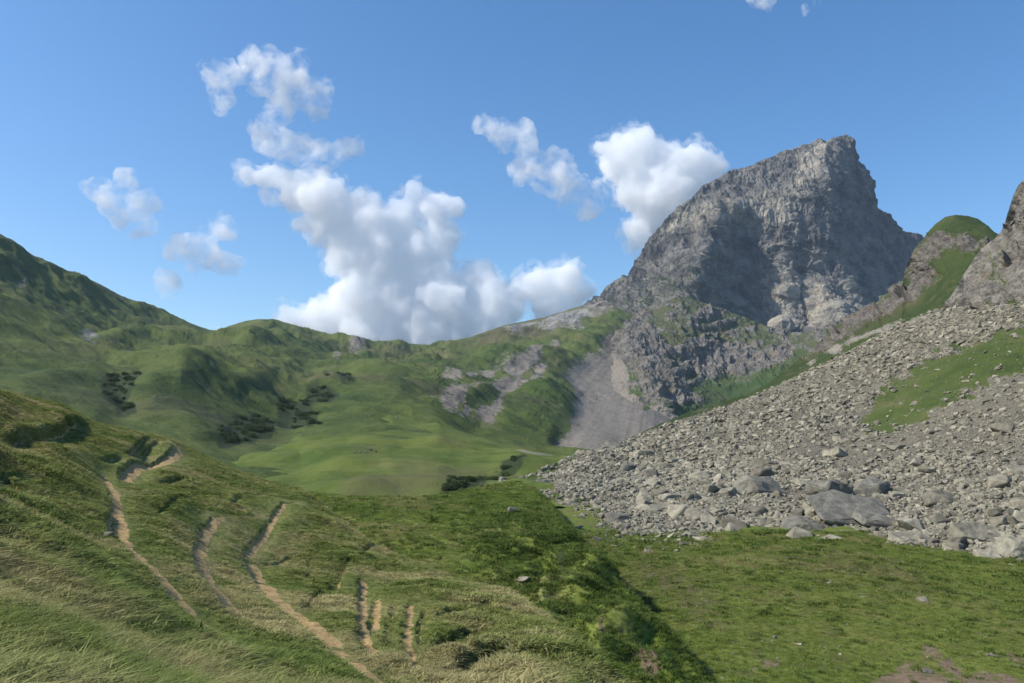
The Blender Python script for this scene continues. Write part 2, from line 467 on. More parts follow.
# ================================================================== THE PEAK
peak_top = [(560, 330), (590, 306), (600, 296), (608, 288), (616, 283), (628, 276), (636, 262), (644, 250), (652, 240), (657, 231), (664, 222), (672, 214), (683, 206), (690, 203), (696, 193), (702, 187), (712, 183),
            (722, 176), (735, 170), (745, 169), (760, 162), (775, 157), (790, 152), (803, 146), (815, 143), (826, 142), (833, 138), (845, 136), (851, 139), (853, 148), (855, 158), (861, 165), (863, 173), (868, 180), (872, 193),
            (876, 208), (884, 215), (889, 224), (898, 231), (905, 233), (913, 233), (921, 236), (928, 243), (940, 255), (960, 280)]
peak_bot = [(560, 350), (600, 345), (640, 360), (700, 370), (960, 350)]
pts = [(560, 330, 2350), (600, 297, 2350), (612, 286, 2360), (635, 262, 2390), (655, 233, 2420), (680, 208, 2460), (710, 185, 2520), (745, 169, 2580), (790, 152, 2620), (835, 139, 2650), (850, 138, 2660), (858, 165, 2720),
       (872, 195, 2780), (888, 222, 2840), (905, 235, 2960), (925, 242, 3050), (960, 280, 3000),
       (716, 222, 2330), (706, 250, 2240), (695, 280, 2160), (688, 310, 2090), (680, 340, 2020),
       (690, 240, 2350), (668, 262, 2330), (650, 290, 2270), (635, 320, 2170), (600, 330, 2180), (560, 350, 2150), (660, 345, 2050),
       (732, 225, 2440), (742, 250, 2445), (752, 280, 2420), (762, 310, 2360), (768, 335, 2290), (722, 262, 2380), (715, 300, 2270),
       (772, 230, 2400), (785, 262, 2370), (786, 290, 2310), (782, 325, 2210), (796, 300, 2370), (804, 325, 2330), (800, 280, 2400),
       (812, 262, 2380), (824, 285, 2310), (838, 310, 2230), (845, 330, 2180),
       (858, 300, 2370), (872, 300, 2500), (890, 300, 2640), (910, 295, 2760), (850, 262, 2480), (870, 250, 2640), (892, 262, 2780),
       (826, 230, 2420), (838, 215, 2480), (852, 210, 2620), (866, 225, 2710), (836, 180, 2530), (848, 185, 2630), (835, 155, 2590), (846, 150, 2630), (818, 175, 2490),
       (790, 175, 2520), (770, 195, 2470), (740, 190, 2500), (735, 207, 2420), (790, 215, 2410), (800, 190, 2470), (705, 205, 2440), (700, 370, 1980), (820, 350, 2120), (900, 345, 2500), (960, 350, 2700)]
pk = Sheet(560, 960, 720, 520, peak_top, peak_bot, pts, back=16, back_len=0.16, back_slope=1.1, smooth=0.0)
P = pk.P
N = grid_normals(P); N = np.where(N[..., 1:2] > 0, -N, N)
N[:pk.nback] = N[pk.nback]
wp = 0.35 * np.stack([fbm(P / 160.0, 3), fbm(P / 160.0 + 5, 3), fbm(P / 160.0 + 11, 3)], -1)
ribs = ridged(P / np.array([85., 140., 300.]) + wp, 5, gain=0.55)
ribs2 = ridged(P / np.array([26., 50., 95.]) + wp * 2, 4, gain=0.6)
strata = fbm(np.stack([P[..., 0] / 320., P[..., 1] / 320., (P[..., 2] + 0.22 * P[..., 0]) / 36.], -1) + wp * 0.7, 4, gain=0.6)
blocky = fbm(P / 14.0, 4, gain=0.65)
fadep = np.clip(pk.edge_fade(14) + 0.25, 0, 1)
lowleft = (1 - sstep(620, 660, pk.px))
zz = P[..., 2] + 0.30 * P[..., 0] + 60 * fbm(P / 170.0 + 20, 3) + 14 * fbm(P / 30.0, 3)
def step_(q, sharp=0.8):
    q = q - np.floor(q)
    return np.where(q < sharp, q / sharp, (1 - q) / (1 - sharp)) - 0.5
ledge = step_(zz / 92.0) * 17 * (0.4 + np.abs(fbm(P / 120.0 + 33, 2)) * 2) + step_((zz + 30 * fbm(P / 60.0 + 3, 3)) / 31.0) * 7
xx = P[..., 0] * 0.8 + P[..., 2] * 0.62
fault = ridged(np.stack([xx / 60.0, P[..., 1] / 200.0, (P[..., 2] - 0.7 * P[..., 0]) / 260.0], -1) + wp * 1.3, 4, gain=0.55)
fadep2 = np.clip(pk.edge_fade(14) + 0.45, 0, 1)
disp = fadep * ribs * 23 * (1 - 0.5 * lowleft) + fadep2 * (strata * 9 + ledge * 0.8 + fault * 9) + ribs2 * 5 * fadep + blocky * 4.6
P += N * disp[..., None]
# step-like ledges
wobp = fbm(np.stack([pk.px / 14, pk.py / 9, 0 * pk.px], -1), 5)
N2 = grid_normals(P); N2 = np.where(N2[..., 1:2] > 0, -N2, N2)
flat = sstep(0.45, 0.8, N2[..., 2])
gz = masks(pk.px, pk.py, [[(640, 300), (665, 290), (690, 285), (710, 300), (740, 315), (780, 335), (700, 380), (640, 360)], [(600, 320), (640, 300), (650, 330), (600, 345)]], 10, wobp, 14)
low = masks(pk.px, pk.py, [[(560, 360), (600, 300), (640, 262), (660, 255), (700, 262), (705, 300), (760, 330), (760, 380)]], 14, wobp, 16)
green = np.clip(gz * (0.25 + 1.1 * flat + 0.7 * wobp) + low * (flat * 0.8 + wobp * 0.5 - 0.15), 0, 1)
pk.attrs = {'rock': 1 - green, 'scree': masks(pk.px, pk.py, [[(596, 300), (612, 288), (618, 310), (600, 322)]], 3, wobp, 4), 'dirt': 0 * green, 'lush': 0.4 * green, 'brown': 0.45 * green}

def peak_mat():
    m, t, b, pos, out = new_mat('peak_rock')
    n1 = t.noise(t.mapping(pos, (1, 1, 1.7), (0.0, 0.22, 0.0)), 0.013, 9, 0.68)
    n2 = t.noise(t.mapping(pos, (1, 1, 0.35)), 0.045, 7, 0.7)
    n3 = t.noise(pos, 0.22, 6, 0.7)
    c = t.mix(t.ramp(n1, 0.36, 0.64), (0.062, 0.060, 0.057), (0.235, 0.216, 0.188))
    c = t.mix(t.math('MULTIPLY', t.ramp(n2, 0.48, 0.72), 0.5), c, (0.29, 0.265, 0.222))
    c = t.mix(t.math('MULTIPLY', t.ramp(n3, 0.52, 0.30), 0.65), c, (0.065, 0.064, 0.062))
    pale = t.attr('pale')
    c = t.mix(t.math('MULTIPLY', pale, 0.9), c, t.mix(t.ramp(n3, 0.35, 0.6), (0.25, 0.22, 0.155), (0.50, 0.45, 0.36)))
    g = grass_colour(t, pos, 90, (0.038, 0.058, 0.018), (0.070, 0.082, 0.030), (0.13, 0.12, 0.06))
    at = t.math('SUBTRACT', 1.0, t.attr('rock'))
    f = t.ramp(t.math('ADD', at, t.math('MULTIPLY', t.math('SUBTRACT', t.noise(pos, 0.12, 7, 0.75), 0.5), 1.3)), 0.42, 0.6)
    f = t.math('MULTIPLY', f, t.ramp(at, 0.02, 0.15))
    c = t.mix(f, c, g)
    t.l.new(c, b.inputs['Base Color'])
    bp = t.new('ShaderNodeBump', {'Strength': 1.0, 'Distance': 5.0, 'Height': t.math('ADD', t.noise(t.mapping(pos, (1, 1, 0.5)), 0.12, 9, 0.75), t.math('MULTIPLY', n3, 0.5))})
    t.l.new(bp.outputs[0], b.inputs['Normal'])
    return m
pk.attrs['pale'] = np.clip(masks(pk.px, pk.py, [[(660, 236), (690, 214), (740, 203), (790, 196), (800, 160), (826, 143), (822, 170), (806, 196), (780, 222), (740, 226), (700, 228)], [(768, 275), (792, 268), (798, 300), (795, 330), (768, 335)],
                                                [(805, 285), (850, 285), (862, 320), (820, 340), (806, 320)]], 9, wobp, 14) * (0.6 + wobp), 0, 1)  # tan rock patches; the sunlit ledge and ribs are also painted paler here
m_peak = peak_mat()
pk.build('mountain', m_peak, smooth=False, label='steep grey rock peak with a leaning summit above the valley', cat='mountain')

# small far crag seen between the peak and the green knob is part of the mountain's right shoulder

# ================================================================== ROCK BAND at the peak's foot
band_top = [(600, 352), (612, 338), (625, 326), (640, 314), (655, 305), (675, 298), (700, 302), (720, 308), (745, 318), (765, 326), (790, 334), (815, 332), (835, 322), (870, 305), (910, 280), (950, 262)]
band_bot = [(600, 400), (630, 408), (650, 412), (690, 430), (760, 415), (950, 380)]
pts = [(600, 352, 1900), (640, 314, 1950), (675, 298, 1900), (720, 308, 1900), (765, 326, 1880), (790, 334, 1850), (835, 322, 1800), (870, 305, 1700), (910, 280, 1600), (950, 262, 1500),
       (625, 345, 1640), (635, 370, 1480), (632, 395, 1360), (650, 385, 1380), (660, 345, 1640), (680, 330, 1730), (668, 410, 1290), (690, 375, 1560), (720, 345, 1750), (730, 370, 1600), (770, 350, 1680), (790, 365, 1560), (760, 395, 1430), (820, 350, 1560), (870, 330, 1400), (600, 400, 1420), (950, 380, 1200), (760, 415, 1380)]
bd = Sheet(600, 950, 560, 300, band_top, band_bot, pts, back_len=0.1, back_slope=0.5)
P = bd.P
N = grid_normals(P); N = np.where(N[..., 1:2] > 0, -N, N); N[:bd.nback] = N[bd.nback]
wp = 0.35 * np.stack([fbm(P / 90.0, 3), fbm(P / 90.0 + 5, 3), fbm(P / 90.0 + 11, 3)], -1)
wobb = fbm(np.stack([bd.px / 18, bd.py / 7, 0 * bd.px], -1), 5)
crag = masks(bd.px, bd.py, [[(606, 352), (625, 326), (640, 312), (655, 305), (650, 325), (665, 345), (672, 365), (690, 385), (700, 400), (668, 412), (655, 405), (640, 402), (632, 388), (634, 372), (625, 362)],
                            [(672, 350), (700, 338), (760, 348), (800, 346), (800, 354), (770, 372), (735, 378), (700, 385), (680, 375)],
                            [(845, 330), (880, 305), (905, 285), (905, 300), (870, 330)], [(690, 306), (720, 312), (730, 325), (700, 322)]], 10, wobb, 16)
crag = np.maximum(crag, np.clip((0.42 + 1.3 * wobb) * (1 - sstep(352, 376, bd.py)), 0, 1))
disp = (ridged(P / np.array([34., 60., 170.]) + wp, 5, gain=0.5) * 19 + step_((P[..., 2] + 20 * fbm(P / 60.0, 3)) / 42.0) * 11 + fbm(P / 9.0, 3, gain=0.5) * 2.5) * (0.25 + 0.75 * crag) * np.clip(bd.edge_fade(10) + 0.3, 0, 1)
P += N * disp[..., None]
bd.attrs = {'rock': crag, 'scree': masks(bd.px, bd.py, [[(596, 352), (618, 350), (630, 372), (630, 395), (640, 412), (596, 425)], [(600, 400), (634, 395), (640, 402), (668, 412), (700, 440), (600, 440)]], 3, wobb, 3), 'dirt': 0 * crag, 'lush': 0.3 * (1 - crag) * sstep(345, 380, bd.py), 'brown': 0.5 * (1 - crag) * (1 - sstep(340, 370, bd.py))}
m_band = terrain_mat('band', 160, (0.038, 0.068, 0.018), (0.066, 0.088, 0.028), (0.10, 0.095, 0.045), scree=(0.200, 0.176, 0.142), rock=(0.135, 0.123, 0.105), edge=0.9, bump=2.0, bump_scale=0.15, rock_scale=0.05, rocklight=1.4)
bd.build('cliff', m_band, smooth=False, label='grey cliff band with grassy ledges at the foot of the peak', cat='cliff')

# ================================================================== RIGHT HILLSIDE: grassy strip, green knob
rs_top = [(560, 470), (600, 452), (630, 438), (660, 424), (690, 412), (720, 403), (745, 395), (765, 385), (785, 371), (800, 358), (812, 350), (822, 338), (835, 326), (850, 322), (862, 314), (875, 303), (890, 292), (902, 287), (905, 268), (909, 256), (918, 244), (925, 235), (935, 224),
          (945, 217), (955, 215), (968, 216), (978, 219), (988, 226), (994, 232), (1010, 240), (1160, 220)]
rs_bot = [(560, 480), (640, 460), (700, 440), (800, 410), (870, 360), (950, 330), (1160, 330)]
pts = [(560, 470, 330), (630, 438, 400), (690, 412, 470), (745, 395, 520), (800, 358, 600), (835, 326, 640), (875, 303, 640), (902, 287, 620), (909, 256, 600), (925, 235, 590), (955, 215, 560), (988, 226, 520), (1010, 240, 500), (1160, 220, 520),
       (640, 460, 310), (700, 440, 320), (760, 410, 400), (800, 390, 410), (800, 410, 350), (850, 350, 470), (870, 360, 400), (900, 320, 470), (920, 290, 520), (935, 262, 520), (960, 250, 500), (980, 255, 470), (925, 300, 480), (950, 300, 420), (950, 330, 360), (1000, 290, 400), (1160, 330, 330)]
rs = Sheet(560, 1160, 760, 260, rs_top, rs_bot, pts, back_len=0.2, back_slope=0.6)
P = rs.P
N = grid_normals(P); N = np.where(N[..., 1:2] > 0, -N, N); N[:rs.nback] = N[rs.nback]
wobr = fbm(np.stack([rs.px / 16, rs.py / 8, 0 * rs.px], -1), 5)
crag = masks(rs.px, rs.py, [[(800, 356), (835, 326), (870, 305), (905, 284), (903, 262), (925, 236), (935, 248), (925, 262), (935, 275), (915, 292), (890, 312), (855, 332), (830, 345)],
                            [(925, 238), (945, 234), (985, 246), (978, 252), (940, 252), (922, 256)]], 8, wobr, 13)
disp = (ridged(P / np.array([14., 20., 26.]) + 0.3 * wobr[..., None], 5, gain=0.6) * 3.2 + fbm(P / 3.5, 4, gain=0.6) * 1.4) * 2.6 * (0.10 + 0.88 * crag) * np.clip(rs.edge_fade(8) + 0.3, 0, 1)
disp += fbm(P / 30.0, 3) * 2.0 * rs.edge_fade(20)
P += N * disp[..., None]
rs.attrs = {'rock': crag, 'scree': masks(rs.px, rs.py, [[(830, 345), (900, 320), (915, 318), (850, 345), (800, 368)]], 4, wobr, 8) * 0.7, 'dirt': 0 * crag, 'lush': (1 - crag) * 0.15, 'brown': masks(rs.px, rs.py, [[(800, 358), (850, 322), (900, 290), (920, 300), (840, 345)]], 10, wobr, 10) * 0.4}
m_rs = terrain_mat('right_hillside', 60, (0.030, 0.047, 0.011), (0.052, 0.068, 0.017), (0.11, 0.10, 0.045), scree=(0.26, 0.23, 0.19), rock=(0.125, 0.112, 0.095), edge=0.9, bump=0.8, bump_scale=0.6, rock_scale=0.18)
rs.build('hillside', m_rs, label='green hillside with a rounded grassy knob above the talus', cat='hillside')

# ================================================================== RIGHT CLIFF
cl_top = [(944, 306), (950, 297), (957, 286), (962, 276), (968, 268), (974, 258), (981, 249), (988, 243), (995, 238), (1001, 231), (1005, 222), (1009, 208), (1013, 196), (1017, 187), (1021, 182), (1026, 179), (1060, 165), (1180, 120)]
cl_bot = [(944, 314), (980, 312), (1024, 330), (1180, 330)]
pts = [(944, 306, 390), (962, 276, 400), (981, 249, 410), (1009, 224, 400), (1012, 205, 385), (1020, 182, 370), (1060, 165, 360), (1180, 120, 330),
       (944, 314, 330), (970, 300, 318), (985, 275, 345), (1000, 262, 340), (1010, 250, 350), (1016, 240, 335), (1000, 300, 300), (1024, 220, 330), (1024, 290, 285), (1015, 300, 290), (1024, 330, 260), (1100, 250, 290), (1100, 330, 240), (1180, 330, 230)]
cl = Sheet(944, 1180, 480, 380, cl_top, cl_bot, pts, back_len=0.2, back_slope=0.8)
P = cl.P
N = grid_normals(P); N = np.where(N[..., 1:2] > 0, -N, N); N[:cl.nback] = N[cl.nback]
wobc = fbm(np.stack([cl.px / 9, cl.py / 12, 0 * cl.px], -1), 5)
wp = 0.4 * np.stack([fbm(P / 22.0, 3), fbm(P / 22.0 + 5, 3), fbm(P / 22.0 + 11, 3)], -1)
disp = (ridged(P / np.array([13., 15., 30.]) + wp, 5, gain=0.6) * 4.0 + fbm(P / 2.5, 4, gain=0.6) * 1.2) * np.clip(cl.edge_fade(24) + 0.04, 0, 1)
P += N * disp[..., None]
N2 = grid_normals(P); N2 = np.where(N2[..., 1:2] > 0, -N2, N2)
g = masks(cl.px, cl.py, [[(1012, 232), (1024, 216), (1060, 210), (1060, 240), (1024, 228)], [(985, 250), (1000, 250), (1002, 280), (990, 285)], [(985, 308), (1024, 300), (1024, 312), (985, 312)]], 4, wobc, 8)
green = np.clip(g * (0.5 + wobc) + sstep(0.55, 0.8, N2[..., 2]) * 0.5 + wobc * 0.25 - 0.1, 0, 1)
cl.attrs = {'rock': 1 - green, 'scree': 0 * green, 'dirt': 0 * green, 'lush': 0.3 * green, 'brown': 0.3 * green}
m_cl = terrain_mat('right_cliff', 30, (0.042, 0.070, 0.016), (0.085, 0.100, 0.03), (0.17, 0.16, 0.06), scree=(0.26, 0.23, 0.19), rock=(0.150, 0.138, 0.115), bump=0.5, bump_scale=1.0, rock_scale=0.16, rocklight=1.5)
cl.build('cliff', m_cl, smooth=False, label='craggy brown rock outcrop rising at the right edge above the talus', cat='cliff')

# ================================================================== TALUS SLOPE
ta_top = [(500, 478), (530, 476), (548, 466), (575, 455), (600, 450), (625, 443), (650, 432), (680, 420), (710, 411), (740, 402), (770, 389), (800, 375), (830, 361), (860, 345), (890, 330), (915, 318), (940, 309), (970, 306), (1000, 307), (1024, 303), (1180, 285)]
ta_bot = [(500, 500), (560, 520), (620, 550), (700, 552), (1180, 640)]
pts = [(500, 478, 190), (548, 466, 215), (575, 455, 235), (625, 443, 260), (680, 420, 290), (740, 402, 305), (800, 375, 320), (860, 345, 330), (915, 318, 335), (970, 306, 315), (1024, 303, 275), (1180, 285, 240),
       (500, 500, 165), (560, 515, 140), (620, 545, 120), (700, 545, 117), (800, 545, 112), (900, 558, 105), (1024, 575, 98), (1180, 610, 88),
       (600, 500, 155), (700, 480, 172), (760, 450, 200), (800, 500, 142), (850, 440, 195), (900, 480, 150), (900, 400, 220), (1000, 440, 155), (1000, 370, 205), (1024, 500, 122), (1180, 450, 130)]
ta = Sheet(500, 1180, 900, 460, ta_top, ta_bot, pts, back_len=0.08, back_slope=0.3, smooth=0.001)
P = ta.P
fd = ta.edge_fade(20)
P[..., 2] += fd * (fbm(P / 26.0, 3) * 2.2 + fbm(P / 6.0, 4) * 0.9) + fbm(P / 1.3, 3, gain=0.6) * 0.28
wobt = fbm(np.stack([ta.px / 16, ta.py / 9, 0 * ta.px], -1), 5)
ta_green = [[(868, 443), (866, 418), (869, 396), (890, 382), (912, 370), (930, 356), (960, 346), (990, 336), (1024, 322), (1180, 290), (1180, 330), (1024, 369), (980, 388), (940, 408), (905, 427)],
            [(500, 470), (548, 462), (576, 458), (560, 476), (545, 490), (500, 498)],
            [(500, 500), (600, 505), (612, 520), (590, 535), (560, 530)]]
tgreen = masks(ta.px, ta.py, ta_green, 6, wobt, 22)
tfine = masks(ta.px, ta.py, [[(800, 470), (838, 425), (858, 408), (868, 446), (900, 432), (960, 402), (1024, 372), (1024, 380), (930, 430), (860, 470)]], 6, wobt, 10)
fl = (ta.px - 1024) * 0.50 + (ta.py - 300) * 0.86; fa = (ta.px - 1024) * 0.86 - (ta.py - 300) * 0.50
tstreak = sstep(-0.1, 0.4, fbm(np.stack([fl / 26.0, fa / 230.0, 0 * fl], -1) + 0.25 * fbm(P / 30.0, 2)[..., None], 4, gain=0.6))
ta.attrs = {'streak': tstreak * 0.7, 'scree': 1 - tgreen, 'rock': 0 * tgreen, 'dirt': 0 * tgreen, 'lush': tgreen * 0.1, 'brown': 0 * tgreen}
m_ta = terrain_mat('talus_ground', 40, (0.042, 0.064, 0.013), (0.070, 0.090, 0.022), (0.13, 0.12, 0.05), scree=(0.165, 0.148, 0.112), edge=0.7, bump=0.25, bump_scale=1.5, rock_scale=0.7)
ta.build('slope', m_ta, label='pale scree slope with a green grass patch below the right cliff', cat='slope')

# ================================================================== MID MEADOW (rounded knoll in the valley)
mm_top = [(180, 480), (230, 461), (262, 447), (300, 434), (330, 426), (360, 418), (390, 413), (415, 416), (440, 424), (470, 434), (500, 444), (530, 451), (560, 456), (600, 455), (640, 452)]
mm_bot = [(180, 520), (300, 520), (420, 520), (560, 510), (640, 500)]
pts = [(180, 480, 250), (230, 461, 330), (300, 434, 420), (390, 413, 520), (440, 424, 470), (500, 444, 400), (560, 456, 340), (640, 452, 330), (180, 520, 120), (300, 520, 130), (420, 520, 130), (560, 510, 140), (640, 500, 160),
       (300, 460, 300), (400, 450, 320), (380, 470, 240), (460, 465, 265), (520, 478, 195), (400, 490, 185), (300, 490, 190), (480, 488, 190)]
mm = Sheet(180, 640, 620, 260, mm_top, mm_bot, pts, back_len=0.25, back_slope=0.25, smooth=0.002)
P = mm.P
fd = mm.edge_fade(30)
P[..., 2] += fd * (fbm(P / np.array([60., 40., 60.]), 3) * 6 + fbm(P / np.array([22., 16., 20.]), 3) * 1.5) + fbm(P / 3.0, 3) * 0.16
wobm = fbm(np.stack([mm.px / 26, mm.py / 8, 0 * mm.px], -1), 4)
z = 0 * mm.px
mm.attrs = {'scree': masks(mm.px, mm.py, [[(500, 452), (520, 448), (600, 448), (600, 462), (560, 458)]], 3, wobm, 6) * 0.5, 'rock': z, 'dirt': z, 'lush': sstep(-0.1, 0.5, wobm) * 0.35,
            'brown': masks(mm.px, mm.py, [[(350, 482), (450, 470), (520, 478), (440, 494), (340, 494)], [(355, 451), (378, 448), (378, 455), (355, 456)]], 8, wobm, 9) * 0.5}
mm.attrs['heath'] = masks(mm.px, mm.py, [[(428, 497), (450, 488), (475, 478), (504, 473), (500, 482), (472, 490), (450, 497)], [(502, 474), (506, 464), (528, 458), (524, 466), (512, 474)]], 5, wobm, 9)
m_mm = terrain_mat('mid_meadow', 90, (0.056, 0.086, 0.014), (0.106, 0.130, 0.026), (0.16, 0.15, 0.055), bump=0.3, bump_scale=0.9, rock_scale=0.3)
mm.build('meadow', m_mm, label='smooth green knoll of meadow in the middle of the valley', cat='meadow')

# ================================================================== VALLEY FLOOR (right)
vf_top = [(420, 500), (470, 492), (500, 484), (530, 478), (560, 478), (600, 490), (640, 505), (700, 515), (850, 515), (1024, 540), (1240, 560)]
vf_bot = [(420, 820), (1240, 860)]
pts = [(420, 500, 165), (500, 484, 185), (560, 480, 190), (600, 492, 165), (700, 516, 140), (850, 516, 132), (1024, 542, 115), (1240, 560, 110),
       (500, 510, 132), (560, 522, 128), (620, 541, 119), (700, 540, 118), (800, 539, 113), (870, 543, 110), (950, 556, 104), (1024, 564, 100),
       (700, 600, 72), (800, 610, 68), (900, 600, 74), (1024, 610, 72), (700, 683, 46), (860, 683, 46), (1024, 683, 48), (620, 620, 66), (600, 683, 48), (500, 600, 80),
       (420, 820, 26), (800, 820, 26), (1240, 860, 26)]
vf = Sheet(420, 1240, 820, 420, vf_top, vf_bot, pts, noback=True, smooth=0.002)
P = vf.P
P[..., 2] += fbm(P / 16.0, 3) * 0.55 + fbm(P / 3.2, 4) * 0.22 + ridged(P / 1.1, 3) * 0.05
wobv = fbm(np.stack([vf.px / 20, vf.py / 7, 0 * vf.px], -1), 5)
vdirt = masks(vf.px, vf.py, [[(868, 690), (882, 672), (905, 664), (930, 668), (950, 676), (965, 690)], [(918, 646), (932, 650), (945, 660), (965, 671), (1000, 674), (1024, 680), (1040, 700), (970, 690), (940, 668)],
                             [(1010, 655), (1024, 660), (1024, 668), (1008, 662)], [(752, 672), (765, 664), (785, 662), (770, 672)]], 4, wobv, 9) * 0.85
vbrown = 0.6 * sstep(0.05, 0.4, fbm(P / np.array([1.6, 2.2, 2.]) + 60, 4)) + masks(vf.px, vf.py, [[(764, 548), (830, 552), (905, 565), (960, 590), (930, 598), (860, 578), (780, 566)], [(620, 560), (660, 556), (720, 600), (700, 620)]], 8, wobv, 14) * 0.75
vf.attrs = {'scree': 0 * wobv, 'rock': 0 * wobv, 'dirt': vdirt, 'lush': sstep(0.1, 0.55, wobv) * 0.5, 'brown': vbrown}
m_vf = terrain_mat('valley_floor', 22, (0.078, 0.116, 0.016), (0.128, 0.150, 0.030), (0.20, 0.165, 0.075), dirt=(0.20, 0.145, 0.092), edge=0.9, bump=0.06, bump_scale=4, rock_scale=1.2)
vf.build('valley_floor', m_vf, label='flat green valley floor at the foot of the talus', cat='ground')

# ================================================================== TERRACE with its steep bank (centre)
te_top = [(200, 500), (260, 490), (310, 492), (350, 496), (390, 497), (430, 496), (460, 491), (490, 485), (515, 481), (535, 487), (548, 500), (560, 518), (575, 535), (590, 552), (602, 566), (612, 578), (625, 590), (640, 606), (655, 625), (675, 648), (700, 676), (712, 690), (760, 760)]
te_bot = [(200, 640), (330, 640), (600, 780), (760, 780)]
pts = [(200, 500, 120), (310, 492, 140), (390, 497, 128), (460, 491, 135), (515, 481, 150), (535, 487, 142), (560, 518, 112), (590, 552, 84), (612, 578, 70), (640, 606, 60), (675, 648, 49), (712, 690, 42), (760, 760, 33),
       (350, 520, 98), (400, 540, 80), (450, 550, 74), (500, 540, 82), (480, 515, 105), (540, 560, 74), (520, 585, 62), (560, 590, 60), (590, 590, 61), (570, 620, 52), (600, 625, 51), (580, 645, 46), (620, 650, 45), (600, 683, 39), (650, 683, 40), (690, 690, 40),
       (420, 575, 62), (500, 620, 50), (560, 683, 38), (330, 640, 45), (450, 640, 42), (600, 780, 28), (760, 780, 31)]
te = Sheet(200, 760, 640, 420, te_top, te_bot, pts, back=14, back_len=0.16, back_slope=0.9, smooth=0.001)
P = te.P
bank = masks(te.px, te.py, [[(470, 545), (500, 525), (545, 520), (575, 533), (612, 575), (660, 625), (720, 700), (560, 720), (540, 620), (500, 580)]], 14)
fd = np.clip(te.edge_fade(8) + 0.25, 0, 1)
hum = 1 - np.abs(noise(P / np.array([3.4, 4.0, 3.4]) + 3)) * 2
P[..., 2] += (fbm(P / 14.0, 3) * 0.8 * te.edge_fade(30) + fbm(P / 2.6, 4) * 0.24 + bank * fd * (hum * 0.9 + fbm(P / 1.5, 3) * 0.45)) * (1 - 0.6 * (te.py < 520))
for kx, ky, rx, ry, hh in [(598, 572, 22, 14, 1.3), (575, 600, 18, 12, 1.1), (560, 568, 16, 9, 0.9), (625, 640, 18, 16, 1.0), (600, 655, 12, 16, 0.8), (540, 552, 20, 8, 0.9), (660, 660, 16, 16, 0.8)]:
    q = ((te.px - kx) / rx) ** 2 + ((te.py - ky) / ry) ** 2
    P[..., 2] += hh * np.exp(-q * 1.3)
wobe = fbm(np.stack([te.px / 24, te.py / 8, 0 * te.px], -1), 5)
te.attrs = {'scree': 0 * wobe, 'rock': 0 * wobe, 'dirt': masks(te.px, te.py, [[(560, 583), (572, 598), (566, 602), (556, 590)], [(600, 640), (610, 660), (604, 672), (596, 655)], [(640, 668), (668, 664), (676, 690), (645, 690)]], 2, wobe, 7) * 0.8,
            'lush': np.clip(masks(te.px, te.py, [[(335, 500), (380, 497), (440, 505), (450, 512), (400, 520), (370, 522), (345, 512)]], 4, wobe, 7) + sstep(0.1, 0.5, wobe) * 0.2, 0, 1),
            'brown': masks(te.px, te.py, [[(470, 525), (500, 525), (500, 545), (470, 540)], [(440, 495), (470, 492), (475, 502), (450, 504)]], 6, wobe, 8) * 0.6}
te.attrs['heath'] = np.clip(bank * (0.2 + wobe), 0, 1) * (te.py > 515)
m_te = terrain_mat('terrace_grass', 26, (0.092, 0.136, 0.018), (0.150, 0.178, 0.034), (0.22, 0.20, 0.08), dirt=(0.13, 0.095, 0.06), bump=0.06, bump_scale=4, rock_scale=1.2)
te.build('terrace', m_te, label='green grass terrace breaking off in a hummocky bank above the valley floor', cat='ground')

# ================================================================== NEAR HILLSIDE with the worn paths
nh_top = [(-160, 350), (-60, 378), (0, 391), (30, 396), (60, 404), (80, 413), (90, 421), (110, 426), (130, 430), (150, 434), (172, 439), (190, 448), (215, 460), (240, 472), (260, 479), (285, 484), (305, 490), (322, 503), (340, 517), (356, 530), (372, 543),
          (395, 554), (420, 565), (445, 574), (470, 583), (495, 590), (515, 597), (530, 608), (545, 619), (560, 632), (580, 651), (600, 672), (615, 686), (660, 735), (760, 800)]
nh_bot = [(-160, 1100), (100, 1000), (760, 1000)]
pts = [(-160, 350, 34), (0, 391, 44), (60, 404, 52), (90, 421, 56), (130, 430, 60), (172, 439, 66), (215, 460, 66), (260, 479, 60), (305, 490, 56), (340, 517, 48), (372, 543, 40), (420, 565, 34), (470, 583, 29), (515, 597, 26), (560, 632, 21), (615, 686, 16.5), (760, 800, 12),
       (0, 430, 33), (0, 480, 21), (0, 540, 12.5), (0, 600, 8.2), (0, 683, 5.2), (-160, 683, 4.6), (100, 480, 33), (118, 470, 38), (150, 460, 50), (100, 540, 18), (100, 600, 11), (110, 683, 6.6),
       (200, 520, 32), (200, 570, 20), (200, 630, 12.5), (220, 683, 9), (265, 530, 36), (250, 580, 24), (300, 560, 31), (300, 630, 16), (350, 683, 11.5), (355, 600, 23), (400, 620, 20), (410, 665, 14.5), (450, 615, 21), (480, 640, 18), (500, 683, 14), (580, 683, 15),
       (0, 800, 3.0), (200, 800, 4.6), (400, 800, 6.5), (600, 800, 9), (-160, 1100, 1.4), (100, 1000, 1.7), (400, 1000, 2.6), (760, 1000, 4)]
nh = Sheet(-160, 760, 1000, 640, nh_top, nh_bot, pts, back=14, back_len=0.12, back_slope=0.7, row_pow=1.25, smooth=0.0005)
D = nh.D
def plan(line):
    a = np.array(line, float)
    q = world(a[:, 0], a[:, 1], D(a[:, 0], a[:, 1]))
    return q[:, :2]
P = nh.P
X, Yn = P[..., 0].copy(), P[..., 1].copy()
near = np.clip(Yn / 25.0, 0.15, 1.0)
P[..., 2] += (fbm(P / 9.0, 3) * 0.45 * near * nh.edge_fade(40) + fbm(P / 2.2, 4) * 0.17 * near + ridged(P / 0.8, 3) * 0.05)
